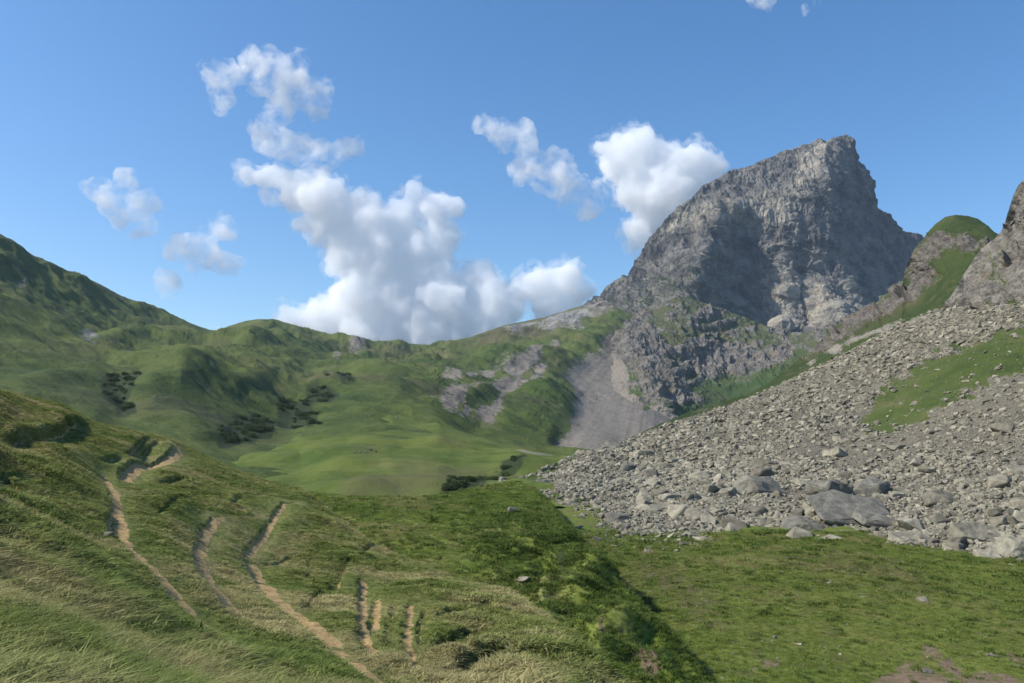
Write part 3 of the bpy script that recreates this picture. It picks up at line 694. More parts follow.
# sheep terracettes on the flank in the middle
hz = P[..., 2] + 0.5 * fbm(P / 3.0, 2)
ph = hz / 0.42 + 1.3 * fbm(P / 5.0, 3)
saw = (ph - np.floor(ph)); saw = np.where(saw < 0.8, saw / 0.8, (1 - saw) / 0.2)
terr = masks(nh.px, nh.py, [[(150, 470), (240, 480), (300, 500), (380, 555), (520, 605), (600, 683), (380, 690), (260, 600), (140, 540)]], 25)
terz = terr * (saw - 0.5) * 0.24 * (0.4 + 0.6 * np.abs(fbm(P / 4.0 + 8, 2)) * 2)
dirt = np.zeros_like(X); dig = np.zeros_like(X)
# paths: line from the near end to the far end, width m, bank height m, bank side (+1 left of travel)
paths = [
    ([(366, 688), (340, 664), (308, 639), (286, 622), (268, 607), (256, 592), (249, 577), (243, 563), (242, 555)], 0.42, 0.30, 1),
    ([(242, 555), (249, 546), (265, 530), (274, 516), (283, 505), (297, 501)], 0.22, 0.40, 1),
    ([(221, 639), (204, 628), (188, 619), (162, 594), (142, 573), (122, 550), (114, 535), (113, 520), (109, 497), (101, 479), (94, 463)], 0.25, 0.30, 1),
    ([(119, 481), (117, 472), (127, 463), (147, 460), (165, 455), (174, 449), (171, 443)], 0.50, 0.45, 1),
    ([(224, 620), (210, 600), (198, 585), (193, 565), (190, 548), (197, 532), (208, 524), (221, 519)], 0.30, 0.32, 1),
    ([(369, 656), (361, 648), (354, 638), (356, 610), (358, 590), (360, 574)], 0.20, 0.32, 1),
    ([(370, 636), (372, 615), (375, 596)], 0.155, 0.25, 1),
    ([(414, 673), (403, 660), (402, 640), (404, 620), (407, 604)], 0.152, 0.28, 1),
    ([(304, 612), (308, 598), (318, 588), (330, 582)], 0.06, 0.25, 1),
    ([(300, 585), (306, 565), (318, 548)], 0.05, 0.2, 1), ([(386, 652), (388, 628), (393, 604)], 0.05, 0.22, 1),
    ([(420, 652), (418, 630), (425, 610)], 0.05, 0.22, 1), ([(432, 655), (450, 642), (474, 634)], 0.09, 0.5, 1), ([(450, 672), (475, 657), (505, 650)], 0.09, 0.5, 1), ([(350, 560), (340, 580), (338, 600)], 0.07, 0.3, 1),
    ([(150, 520), (165, 505), (185, 498)], 0.05, 0.2, 1), ([(160, 480), (178, 478), (196, 484)], 0.07, 0.45, 1), ([(225, 510), (240, 498), (262, 494)], 0.05, 0.2, 1),
    ([(436, 622), (453, 613), (468, 612), (487, 603)], 0.10, 0.55, 1),
    ([(352, 556), (362, 548), (372, 543)], 0.08, 0.25, 1),
    ([(0, 443), (15, 434), (33, 432), (51, 427), (66, 421), (80, 417)], 0.10, 0.95, 1),
    ([(124, 451), (136, 444), (147, 436)], 0.10, 0.75, 1),
    ([(133, 454), (146, 447), (157, 440)], 0.10, 0.75, 1),
    ([(98, 458), (108, 455), (119, 454)], 0.10, 0.65, 1),
    ([(-20, 474), (4, 478), (14, 484), (22, 484)], 0.35, 0.45, 1),
    ([(260, 562), (275, 563), (290, 557)], 0.06, 0.2, 1),
    ([(104, 533), (104, 520), (107, 510)], 0.15, 0.35, 1),
]
pathz = np.zeros_like(X); bankz = np.zeros_like(X); grove = np.zeros_like(X)
wn = fbm(P / 1.1, 3) + 0.6 * fbm(P / 0.3, 2)
paths = [(a, b * (1.15 if b > 0.15 else 1.0), c * ((0.22 if k in (1, 2, 4) else 0.4) if b > 0.1 else (0.55 if c > 0.9 else 0.32 if c > 0.5 else 0.5)), d) for k, (a, b, c, d) in enumerate(paths)]
for line, wdt, hb, side in paths:
    q = plan(line)
    sd, run = line_sd(X, Yn, q)
    sd = sd * side + wn * 0.16 * min(1, wdt * 4)
    endf = np.clip(np.minimum(run, 1 - run) * 8 + 0.15, 0, 1)
    lane = sstep(-wdt * 1.35, -wdt, sd) * (1 - sstep(-0.02, 0.03 + 0.12 * hb, sd))
    cut = (1 - sstep(0.0, 0.05 + 0.15 * hb, sd)) * sstep(-wdt * 2.2 - hb * 2.5, -wdt, sd)
    up = (1 - sstep(0.1, 1.2, sd)) * sstep(0.0, 0.12, sd)
    bankz += -cut * hb * endf + up * hb * 0.35 * endf
    dirt = np.maximum(dirt, lane * endf * (1 if wdt > 0.15 else 0.7) * np.clip(1.05 - 0.9 * sstep(0.25, 0.6, np.abs(wn)), 0, 1))
    grove = np.maximum(grove, cut * endf)
    if wdt > 0.15: pathz = np.maximum(pathz, 1 - sstep(wdt * 1.5, wdt * 1.5 + 1.0, np.abs(sd)))
P[..., 2] += bankz + terz * (1 - np.clip(pathz, 0, 1))
wobn = fbm(np.stack([nh.px / 30, nh.py / 12, 0 * nh.px], -1), 4)
nh.attrs = {'scree': 0 * wobn, 'rock': 0 * wobn, 'dirt': dirt, 'lush': sstep(0.15, 0.5, wobn) * 0.5, 'heath': masks(nh.px, nh.py, [[(430, 690), (425, 640), (470, 620), (520, 625), (580, 665), (600, 690)]], 16, wobn, 12) * np.clip(0.35 + wobn, 0, 0.8), 'brown': 0.1 + 0 * wobn}
LUSH, MID, STRAW = (0.082, 0.114, 0.021), (0.138, 0.156, 0.038), (0.235, 0.205, 0.088)
m_nh = terrain_mat('near_grass', 11, LUSH, MID, STRAW, dirt=(0.41, 0.285, 0.125), bump=0.04, bump_scale=9, rock_scale=3.0, straw_lo=0.46, straw_hi=0.68)
nh.build('hillside', m_nh, label='near grassy hillside crossed by narrow worn dirt paths', cat='hillside')

# ================================================================== instanced STUFF
def scatter(name, protos, pos, rot, scl, idx, label, cat):
    """one object: points that carry instances of the prototype meshes"""
    pc = bpy.data.collections.new(name + '_kinds')
    for i, me in enumerate(protos):
        o = bpy.data.objects.new('%s_kind_%02d' % (name, i), me); pc.objects.link(o)
    me = bpy.data.meshes.new(name)
    me.vertices.add(len(pos)); me.vertices.foreach_set('co', np.asarray(pos, np.float32).ravel())
    a = me.attributes.new('rot', 'FLOAT_VECTOR', 'POINT'); a.data.foreach_set('vector', np.asarray(rot, np.float32).ravel())
    a = me.attributes.new('scl', 'FLOAT_VECTOR', 'POINT'); a.data.foreach_set('vector', np.asarray(scl, np.float32).ravel())
    a = me.attributes.new('idx', 'INT', 'POINT'); a.data.foreach_set('value', np.asarray(idx, np.int32))
    o = link(name, me)
    ng = bpy.data.node_groups.new(name, 'GeometryNodeTree')
    ng.interface.new_socket('Geometry', in_out='INPUT', socket_type='NodeSocketGeometry')
    ng.interface.new_socket('Geometry', in_out='OUTPUT', socket_type='NodeSocketGeometry')
    n = ng.nodes; l = ng.links
    gi, go = n.new('NodeGroupInput'), n.new('NodeGroupOutput')
    ci = n.new('GeometryNodeCollectionInfo'); ci.inputs['Collection'].default_value = pc
    ci.inputs['Separate Children'].default_value = True; ci.inputs['Reset Children'].default_value = True
    ip = n.new('GeometryNodeInstanceOnPoints'); ip.inputs['Pick Instance'].default_value = True
    def at(nm, ty):
        k = n.new('GeometryNodeInputNamedAttribute'); k.data_type = ty; k.inputs['Name'].default_value = nm
        return k.outputs['Attribute']
    l.new(gi.outputs[0], ip.inputs['Points']); l.new(ci.outputs[0], ip.inputs['Instance'])
    l.new(at('idx', 'INT'), ip.inputs['Instance Index'])
    e2r = n.new('FunctionNodeEulerToRotation'); l.new(at('rot', 'FLOAT_VECTOR'), e2r.inputs[0]); l.new(e2r.outputs[0], ip.inputs['Rotation'])
    l.new(at('scl', 'FLOAT_VECTOR'), ip.inputs['Scale'])
    l.new(ip.outputs[0], go.inputs[0])
    md = o.modifiers.new('scatter', 'NODES'); md.node_group = ng
    tag(o, label, cat, kind='stuff')
    return o

def clump(rs_, n, h, spread, lean, width, mat, wind=(0.5, 0.0)):
    """a tuft of curved blades"""
    V, Fa = [], []
    for k in range(n):
        a = rs_.uniform(0, 6.283); r = spread * math.sqrt(rs_.rand())
        bx, by = r * math.cos(a), r * math.sin(a)
        hh = h * rs_.uniform(0.55, 1.1)
        la = rs_.uniform(0, 6.283); le = lean * rs_.uniform(0.3, 1.2)
        dx, dy = math.cos(la) * le + wind[0] * lean + bx * 1.2 / (spread + 1e-6) * lean * 0.6, math.sin(la) * le + wind[1] * lean + by * 1.2 / (spread + 1e-6) * lean * 0.6
        w = width * rs_.uniform(0.6, 1.3); wa = rs_.uniform(0, 3.14)
        wx, wy = math.cos(wa) * w, math.sin(wa) * w
        b0 = len(V)
        for t_, ww in ((0, 1), (0.55, 0.8)):
            cx, cy, cz = bx + dx * hh * t_ * t_, by + dy * hh * t_ * t_, hh * (t_ - 0.15 * t_ * t_)
            V += [(cx - wx * ww, cy - wy * ww, cz - (0.03 if t_ == 0 else 0)), (cx + wx * ww, cy + wy * ww, cz - (0.03 if t_ == 0 else 0))]
        V.append((bx + dx * hh, by + dy * hh, hh * (0.85 - 0.25 * min(1.5, math.hypot(dx, dy)))))
        Fa += [(b0, b0 + 1, b0 + 3), (b0, b0 + 3, b0 + 2), (b0 + 2, b0 + 3, b0 + 4)]
    return mesh_np('grass_tuft', V, Fa, mat, smooth=False)

R = np.random.RandomState(11)
m_blade = blade_mat('grass_blades', 11, (0.105, 0.158, 0.026), (0.185, 0.212, 0.052), (0.38, 0.32, 0.15), 0.47, 0.65, amount=0.32)
tufts = [clump(R, 40, 0.13, 0.17, 1.0, 0.0048, m_blade, (0.2, 0)) for _ in range(4)] + [clump(R, 54, 0.27, 0.11, 0.75, 0.0045, m_blade, (0.3, 0)) for _ in range(3)]
tufts += [clump(R, 18, 0.14, 0.20, 1.0, 0.014, m_blade, (0.2, 0)) for _ in range(4)] + [clump(R, 26, 0.28, 0.13, 0.75, 0.013, m_blade, (0.3, 0)) for _ in range(3)]
# near hillside grass: denser towards the camera
w = (1 - np.clip(dirt * 1.6 + grove * 0.6, 0, 1)) * (P[..., 1] < 70)
w[:nh.nback] = 0
w = w * ((nh.px > -60) & (nh.py < 740))
p, nn, qx, qy = nh.sample(130000, R, w, px_weight=1.2)
n_ = len(p)
d_ = p[:, 1]
keep = np.ones(n_)
for line, wdt, hb, side in paths:
    sd_, run_ = line_sd(p[:, 0], p[:, 1], plan(line))
    sd_ = sd_ * side
    if wdt > 0.15:
        keep = np.minimum(keep, 0.25 + 0.75 * sstep(wdt * 0.8, wdt + 1.8, np.abs(sd_ + wdt * 0.5)))
s = (0.55 + 0.75 * np.clip(0.5 + fbm(p / 2.5, 3) * 1.3, 0, 1)) * R.uniform(0.7, 1.2, n_) * np.clip(1.0 - (d_ - 8) / 45, 0.42, 0.95) * keep
rot = np.stack([R.normal(0, 0.12, n_), R.normal(0, 0.12, n_), R.uniform(-2.2, 2.2, n_)], -1)
idx = np.where(R.rand(n_) < 0.06 + 0.55 * sstep(0.0, 0.3, fbm(p / 1.1 + 3, 3)) * sstep(-0.2, 0.2, fbm(p / 6.0 + 13, 2)), R.randint(4, 7, n_), R.randint(0, 4, n_))
idx = idx + 7 * (d_ > R.uniform(8, 14, n_))
scatter('grass', tufts, p, rot, np.stack([s * 1.1 + 0.25, s * 1.1 + 0.25, s * 0.8], -1), idx, 'long wind-bent grass in tussocks covering the near hillside', 'grass')

# shorter grass of the terrace and the valley floor
m_blade2 = blade_mat('meadow_blades', 24, (0.110, 0.168, 0.022), (0.175, 0.215, 0.042), (0.29, 0.25, 0.10), 0.47, 0.65, amount=0.25, trans=0.35)
tufts2 = [clump(R, 26, 0.13, 0.22, 1.1, 0.010, m_blade2) for _ in range(4)]
m_herb = blade_mat('herb_leaves', 20, (0.068, 0.112, 0.017), (0.105, 0.145, 0.027), (0.14, 0.14, 0.045), 0.55, 0.75, amount=0.2)
tufts2 += [clump(R, 40, 0.34, 0.34, 0.9, 0.022, m_herb) for _ in range(3)]
def short_grass(sh, n, w, name, label, herb):
    p, nn, qx, qy = sh.sample(n, R, w, px_weight=1.3)
    n_ = len(p)
    s = R.uniform(0.6, 1.3, n_) * np.clip(p[:, 1] / 60, 0.7, 1.8)
    rot = np.stack([R.normal(0, 0.15, n_), R.normal(0, 0.15, n_), R.uniform(-3, 3, n_)], -1)
    hb = herb(p, qx, qy)
    idx = np.where(R.rand(n_) < hb, R.randint(4, 7, n_), R.randint(0, 4, n_))
    scatter(name, tufts2, p, rot, np.stack([s, s, s * 0.8], -1), idx, label, 'grass')
w = np.ones(te.P.shape[:2]); w[:te.nback] = 0.8; w *= (1 - te.attrs['dirt'] * 0.8)
w *= (te.py < 700)
short_grass(te, 60000, w, 'grass', 'short green grass and dark herbs on the central terrace and its bank',
            lambda p, x, y: 0.03 + 0.8 * sstep(-14, 14, poly_sd(x, y, [(470, 545), (500, 525), (545, 520), (575, 533), (612, 575), (660, 625), (720, 700), (560, 720), (540, 620), (500, 580)])) * sstep(-0.3, 0.3, fbm(p / 3.0, 3)))
w = (1 - vf.attrs['dirt'] * 0.9) * (vf.py > 530) * (vf.py < 700)
short_grass(vf, 55000, w, 'grass', 'short patchy grass on the valley floor in front of the talus', lambda p, x, y: 0.02 + 0.28 * sstep(0.15, 0.45, fbm(p / 2.2 + 30, 4)))

# ------------------------------------------------------------------ rocks
def rock_mesh(seed, sx, sy, sz, mat, jag=0.18, n=18, sub=1):
    """angular boulder: hull of scattered points, chamfered, roughened"""
    import bmesh
    r = np.random.RandomState(seed)
    bm = bmesh.new()
    for k in range(n):
        v = r.uniform(-1, 1, 3)
        v /= max(np.abs(v).max(), np.linalg.norm(v) * 0.72)
        v *= r.uniform(0.82, 1.0)
        bm.verts.new((v[0] * sx, v[1] * sy, v[2] * sz))
    g = bmesh.ops.convex_hull(bm, input=bm.verts[:])
    dead = [e for e in g['geom_interior'] if isinstance(e, bmesh.types.BMVert)]
    bmesh.ops.delete(bm, geom=dead, context='VERTS')
    bmesh.ops.dissolve_limit(bm, angle_limit=0.30, verts=bm.verts[:], edges=bm.edges[:])
    m = min(sx, sy, sz)
    bmesh.ops.bevel(bm, geom=bm.edges[:], offset=m * 0.09, segments=1, affect='EDGES')
    bmesh.ops.triangulate(bm, faces=bm.faces[:])
    if sub:
        bmesh.ops.subdivide_edges(bm, edges=bm.edges[:], cuts=sub, use_grid_fill=True)
        bmesh.ops.triangulate(bm, faces=bm.faces[:])
    bm.normal_update()
    co = np.array([v.co[:] for v in bm.verts]); no = np.array([v.normal[:] for v in bm.verts])
    dd = fbm(co / (m * 1.1) + seed, 3) * jag * m * 0.6
    co = co + no * dd[:, None]
    for v, c in zip(bm.verts, co): v.co = c
    me = bpy.data.meshes.new('boulder'); bm.to_mesh(me); bm.free()
    me.materials.append(mat)
    return me

m_rockw = rock_mat('talus_rock', (0.210, 0.190, 0.140), 0.8, lichen=(0.25, 0.235, 0.14), bump=0.08, tint=0.38)
m_rockd = rock_mat('big_boulder_rock', (0.180, 0.168, 0.135), 0.7, lichen=(0.25, 0.235, 0.15), bump=0.35, tint=0.1)
small = [rock_mesh(s_, 1.0, R.uniform(0.6, 0.9), R.uniform(0.4, 0.65), m_rockw, sub=0, n=14) for s_ in range(10)]
bigp = [rock_mesh(40 + s_, 1.0, R.uniform(0.65, 0.95), R.uniform(0.45, 0.7), m_rockw, sub=2, n=20) for s_ in range(10)]
w = 1 - tgreen * 0.95
w[:ta.nback] = 0
ppx, ppy = ta.px, ta.py
p, nn, qx, qy = ta.sample(160000, R, w, px_weight=0.45)
n_ = len(p)
coarse = sstep(-0.25, 0.45, fbm(p / 16.0, 3) - 0.5 * fbm(np.stack([((qx - 1024) * 0.50 + (qy - 300) * 0.86) / 26.0, ((qx - 1024) * 0.86 - (qy - 300) * 0.50) / 230.0, 0 * qx], -1), 3) + 0.35 * sstep(440, 520, qy) - 0.55 * sstep(-4, 8, poly_sd(qx, qy, [(800, 470), (838, 425), (858, 408), (868, 446), (900, 432), (960, 402), (1024, 372), (1024, 380), (930, 430), (860, 470)])))
low_ = sstep(400, 510, qy)
sz = 0.15 * (R.pareto(1.7, n_) * 0.6 + 1) * (0.47 + 1.3 * coarse * (0.3 + 0.9 * low_) + 0.9 * (1 - sstep(740, 800, qx)) * low_)
sz = np.minimum(sz, 0.9) * np.clip(p[:, 1] / 170, 0.85, 1.5)
rot = np.stack([R.normal(0, 0.35, n_), R.normal(0, 0.35, n_), R.uniform(-3.1, 3.1, n_)], -1)
p2 = p + np.array([0, 0, 1]) * (sz * 0.18)[:, None]
scatter('scree', small, p2, rot, np.stack([sz] * 3, -1), R.randint(0, 10, n_), 'loose pale grey stones covering the talus slope', 'scree')

# the 300 or so largest stones are things of their own
def put_rock(me, p, s, rot, label, group=None, cat='boulder', sink=0.15, name='boulder'):
    o = link(name, me)
    o.location = (p[0], p[1], p[2] + s * sink); o.rotation_euler = rot; o.scale = (s, s, s) if np.isscalar(s) else s
    return tag(o, label, cat, group)
w = (1 - tgreen) * sstep(395, 480, ta.py) + (1 - tgreen) * 0.10
w[:ta.nback] = 0
p, nn, qx, qy = ta.sample(250, R, w, px_weight=0.9)
for k in range(250):
    s_ = float(np.clip(1.0 * (R.pareto(2.2) * 0.55 + 1) * (0.75 + 0.5 * (qy[k] > 475)), 0.8, 2.2)) * (0.85 if qx[k] < 640 else 1.2 if qx[k] < 770 and qy[k] > 440 else 1)
    rt = (R.normal(0, 0.25), R.normal(0, 0.25), R.uniform(-3, 3))
    put_rock(bigp[R.randint(10)], p[k], s_, rt, 'pale angular boulder lying among the loose stones of the talus', 'boulders scattered over the talus')

w = np.clip(masks(vf.px, vf.py, [[(560, 492), (640, 490), (720, 530), (700, 545), (610, 545), (585, 520)]], 8, wobv, 14), 0, 1)
p, nn, qx, qy = vf.sample(1500, R, w, px_weight=0.9); n_ = len(p)
sz = 0.16 * (R.pareto(2.0, n_) * 0.6 + 1); sz = np.minimum(sz, 0.9)
scatter('scree', small, p, np.stack([R.normal(0, 0.3, n_), R.normal(0, 0.3, n_), R.uniform(-3.1, 3.1, n_)], -1), np.stack([sz] * 3, -1), R.randint(0, 10, n_), 'thin spread of grey stones on the grass at the left foot of the talus', 'scree')

# named boulders: px, py of the middle, half width px, (x,y,z proportions), seed, dark?, yaw, tilt, label
NAMED = [
    (852, 512, 42, (1, .75, .36), 101, 1, 0.15, (0.42, 0.10), 'largest flat grey slab at the foot of the talus, beside the grass'),
    (886, 519, 29, (1, .6, .32), 102, 1, -0.1, (0.40, 0.12), 'pale slab with a dark crack leaning on the right end of the largest slab'),
    (833, 488, 24, (1, .8, .62), 103, 1, 0.5, (0.1, 0.25), 'dark angular boulder standing just behind the largest flat slab'),
    (873, 487, 21, (1, .8, .60), 104, 1, 0.9, (0.0, -0.1), 'grey block behind the right half of the largest slab'),
    (884, 499, 11, (1, .8, .55), 105, 0, 0.2, (0.1, 0.1), 'small pale brownish block resting on top of the cracked slab'),
    (763, 486, 22, (1, .8, .55), 106, 1, 0.3, (0.1, 0.1), 'dark grey boulder in the middle of the lower talus with a shaded side'),
    (948, 498, 24, (1, .6, .38), 107, 0, 0.3, (0.1, 0.1), 'pale wedge-shaped boulder right of the stacked slabs'),
    (900, 446, 14, (1, .5, .35), 108, 0, 0.3, (0.1, 0.15), 'long pale block lying alone below the green grass patch'),
    (765, 464, 13, (1, .7, .45), 109, 0, 0.0, (0.1, 0.1), 'pale block on the slope above the dark grey boulder'),
    (808, 527, 25, (1, .7, .42), 110, 1, -0.3, (0.1, 0.15), 'low dark boulder at the grass edge left of the largest slab'),
    (644, 453, 12, (1, .8, .55), 111, 0, 0.3, (0.1, 0.1), 'rounded pale boulder near the upper left end of the talus'),
    (612, 443, 11, (1, .6, .5), 112, 1, 0.1, (0.0, 0.0), 'dark block at the top left end of the talus'),
    (628, 468, 9, (1, .8, .8), 113, 1, 0.6, (0.2, 0.0), 'dark upright block below the rounded pale boulder'),
    (617, 518, 12, (1, .8, .55), 114, 1, 0.4, (0.1, 0.0), 'grey boulder on the grass at the left foot of the talus'),
    (638, 535, 14, (1, .7, .40), 115, 1, 0.0, (0.0, 0.1), 'flat grey block on the grass at the lower left foot of the talus'),
    (545, 483, 11, (1, .6, .4), 116, 1, 0.2, (0.0, 0.0), 'dark low boulder at the leftmost tip of the talus'),
    (560, 486, 9, (1, .6, .5), 117, 1, 1.2, (0.0, 0.0), 'dark block next to the leftmost tip of the talus'),
    (930, 470, 10, (1, .8, .6), 118, 0, 0.9, (0.1, 0.0), 'pale cube-like boulder in the talus above the wedge-shaped one'),
    (1018, 470, 13, (1, .8, .6), 119, 0, 0.9, (0.1, 0.0), 'pale boulder at the right edge of the photo within the talus'),
    (985, 534, 28, (1, .6, .30), 120, 0, -0.2, (0.35, 0.1), 'broad pale slab at the right foot of the talus'),
    (1020, 549, 26, (1, .6, .5), 121, 0, 0.4, (0.15, 0.1), 'pale slab at the right edge where the talus meets the grass'),
    (905, 537, 16, (1, .7, .5), 122, 0, 0.6, (0.1, 0.0), 'pale boulder below the cracked slab by the grass'),
    (700, 515, 15, (1, .7, .6), 123, 0, 0.6, (0.2, 0.1), 'pale boulder in the left part of the lower talus'),
    (712, 490, 12, (1, .7, .6), 124, 0, 1.6, (0.2, 0.1), 'pale pointed boulder above the left part of the lower talus'),
    (820, 512, 13, (1, .7, .55), 125, 0, 0.2, (0.1, 0.1), 'pale block tucked left of the largest slab'),
    (670, 497, 10, (1, .7, .6), 126, 0, 0.2, (0.1, 0.1), 'pale block on the left talus edge near the grass'),
]
for px_, py_, hw, (a_, b_, c_), sd_, dark, yaw, (tx, ty_), lab in NAMED:
    q = ta.ground(px_, py_ + hw * c_ * 0.5)
    s_ = hw * q[1] / F * 1.08
    me = rock_mesh(sd_, a_ * s_, b_ * s_, c_ * s_ * 0.9, m_rockd if dark else m_rockw, n=22, sub=3, jag=0.5)
    o = link('boulder', me); o.location = (q[0], q[1] + b_ * s_ * 0.3, q[2] + c_ * s_ * 0.22); o.rotation_euler = (tx, ty_, yaw)
    tag(o, lab, 'boulder')

# single stones on the meadows
def stone(sh, px_, py_, hw, prop, seed, lab, mat=None, group=None, sink=0.2):
    q = sh.ground(px_, py_ + hw * prop[2] * 0.5)
    s_ = hw * q[1] / F
    me = rock_mesh(seed, prop[0] * s_, prop[1] * s_, prop[2] * s_, mat or m_rockw, n=14, sub=2)
    o = link('stone', me); o.location = (q[0], q[1], q[2] + s_ * prop[2] * sink); o.rotation_euler = (0.1, 0.1, seed * 0.7)
    tag(o, lab, 'stone', group)
    return o
stone(te, 513, 510, 8, (1, .7, .5), 200, 'grey stone lying on the grass terrace left of the talus', m_rockd)
stone(te, 523, 579, 8, (1, .6, .35), 201, 'pale flat stone on the lip of the hummocky bank')
stone(vf, 565, 521, 5, (1, .7, .6), 202, 'small grey stone on the grass, left of the pair below the talus tip', m_rockd)
stone(vf, 577, 527, 6, (1, .7, .5), 203, 'small grey stone on the grass, right of the pair below the talus tip', m_rockd)
stone(vf, 923, 599, 9, (1, .7, .45), 204, 'pale pinkish stone alone in the middle of the valley floor')
stone(vf, 797, 643, 5, (1, .7, .5), 205, 'small white stone on the valley floor grass')
stone(vf, 993, 655, 7, (1, .5, .3), 206, 'flat pale stone on the valley floor above the dirt track')
stone(vf, 928, 671, 6, (1, .8, .7), 207, 'dark stone beside the bare dirt patch', m_rockd)
stone(vf, 774, 637, 4, (1, .7, .5), 208, 'tiny white stone left of the small white stone on the valley floor')
stone(nh, 109, 534, 6, (1, .8, .7), 209, 'pale stone set in the bank of the left dirt path')
stone(nh, 101, 477, 4, (1, .8, .7), 210, 'pale stone at the top end of the left dirt path')
stone(nh, 56, 469, 3, (1, .8, .8), 211, 'small pale stone in the grass at the left')
for k in range(90):
    x_, y_ = R.uniform(640, 1020), R.uniform(560, 680)
    stone(vf, x_, y_, R.uniform(1.0, 2.4), (1, .8, .5), 300 + k, 'tiny pale stone poking out of the valley floor grass', None, 'tiny stones in the valley grass')
for k in range(26):
    x_, y_ = R.uniform(560, 640), R.uniform(500, 540)
    if y_ < 500 + (640 - x_) * 0.0: continue
    stone(vf, x_, y_, R.uniform(1.5, 4.0), (1, .8, .6), 400 + k, 'grey stone strewn on the grass at the left foot of the talus', m_rockd, 'stones strewn at the left talus foot')
for k, (x_, y_) in enumerate([(355, 452), (360, 452), (366, 451), (371, 450), (376, 451), (396, 417), (372, 414), (443, 387), (446, 392), (452, 394), (461, 401), (465, 402), (577, 424), (560, 432), (549, 409), (596, 399), (593, 401), (588, 402), (497, 430)]):
    stone(far if y_ < 415 or x_ > 430 else mm, x_, y_, 1.6, (1, .8, .7), 500 + k, 'tiny distant pale rock on the far green slopes', None, 'rocks dotted on the far slopes')

# snow patches
def snow(sh, px_, py_, w_, h_, lab):
    q = sh.ground(px_, py_)
    s_ = q[1] / F
    n = 28; V = [(0, -1.5, 1.5)]
    for k in range(n):
        a = k / n * 6.283
        r_ = 1 + 0.3 * math.sin(a * 3 + px_) + 0.15 * math.sin(a * 7)
        V.append((math.cos(a) * w_ * s_ * r_, 3.0 * math.sin(a), math.sin(a) * h_ * s_ * r_))
    Fa = [(0, 1 + k, 1 + (k + 1) % n) for k in range(n)]
    V2 = V + [(x, y + 6, z - 2) for x, y, z in V]
    Fa += [(1 + k, n + 2 + k, 1 + (k + 1) % n) for k in range(n)] + [(1 + (k + 1) % n, n + 2 + k, n + 2 + (k + 1) % n) for k in range(n)]
    m, t, b, pos, out = new_mat('snow')
    t.l.new(t.mix(t.noise(pos, 0.2, 3), (0.62, 0.64, 0.68), (0.8, 0.8, 0.8)), b.inputs['Base Color'])
    o = link('snow_patch', mesh_np('snow_patch', V2, Fa, m, smooth=False)); o.location = (q[0], q[1] - 6, q[2])
    tag(o, lab, 'snow')
snow(far, 615, 313, 3.0, 1.0, 'small leftover snow patch where the far ridge meets the peak')
snow(pk, 775, 284, 1.6, 1.2, 'tiny snow patch in the gully of the rock face')

# ------------------------------------------------------------------ dark shrubs in the gullies
def shrub_mesh(seed, n, mat):
    r = np.random.RandomState(seed); V, Fa = [], []
    lobes = [(r.uniform(-.5, .5), r.uniform(-.5, .5), r.uniform(.2, .6), r.uniform(.35, .6)) for _ in range(6)]
    for k in range(n):
        lx, ly, lz, lr = lobes[r.randint(6)]
        v = r.randn(3); v /= np.linalg.norm(v); v *= lr * r.uniform(0.6, 1.05)
        c = np.array([lx, ly, lz]) + v * np.array([1, 1, .8]); c[2] = max(c[2], 0.02)
        s_ = r.uniform(.05, .10); a = r.randn(3); a /= np.linalg.norm(a); b = np.cross(a, r.randn(3)); b /= np.linalg.norm(b)
        i = len(V); V += [tuple(c - a * s_), tuple(c + b * s_ * .6), tuple(c + a * s_), tuple(c - b * s_ * .6)]
        Fa.append((i, i + 1, i + 2, i + 3))
    me = mesh_np('shrub', V, Fa, mat, smooth=False)
    return me
m_shrub = blade_mat('shrub_leaves', 30, (0.044, 0.064, 0.020), (0.066, 0.090, 0.028), (0.10, 0.11, 0.045), 0.55, 0.75, amount=0.2, trans=0.15)
shrubs = [shrub_mesh(60 + k, 700, m_shrub) for k in range(4)]
PATCH = [
    (far, [(222, 455), (220, 440), (232, 432), (250, 428), (262, 425), (271, 432), (268, 444), (250, 450), (235, 455)], 46, 'dark shrubs filling the gully behind the trail end', 2.9, 'dark shrub in the thicket at the lower left end of the gully'),
    (far, [(280, 436), (278, 420), (290, 414), (305, 416), (318, 432), (316, 438), (300, 438)], 34, 'dark shrubs in the middle gully thicket', 3.0, 'dark shrub in the thicket in the middle of the gully'),
    (far, [(303, 417), (310, 406), (325, 402), (334, 408), (330, 414), (318, 418)], 18, 'dark shrubs of the upper gully thicket', 3.4, 'dark shrub in the upper thicket of the gully'),
    (far, [(337, 402), (338, 393), (344, 390), (351, 400), (345, 403)], 9, 'dark shrubs at the head of the gully', 4.2, 'dark shrub in the topmost small thicket of the gully'),
    (far, [(102, 395), (112, 388), (140, 392), (128, 402), (124, 415), (132, 422), (118, 424), (108, 410)], 30, 'shrubs in the left side valley', 2.6, 'dark shrub in the narrow side valley behind the left hillside'),
    (mm, [(436, 495), (452, 487), (475, 479), (502, 474), (499, 481), (472, 489), (455, 495)], 40, 'dark shrubs below the meadow knoll', 1.25, 'low dark shrub along the ditch below the meadow knoll'),
    (mm, [(502, 474), (508, 464), (530, 458), (522, 468), (512, 474)], 9, 'dark shrubs beside the talus tip', 1.5, 'low dark shrub between the meadow knoll and the talus tip'),
]
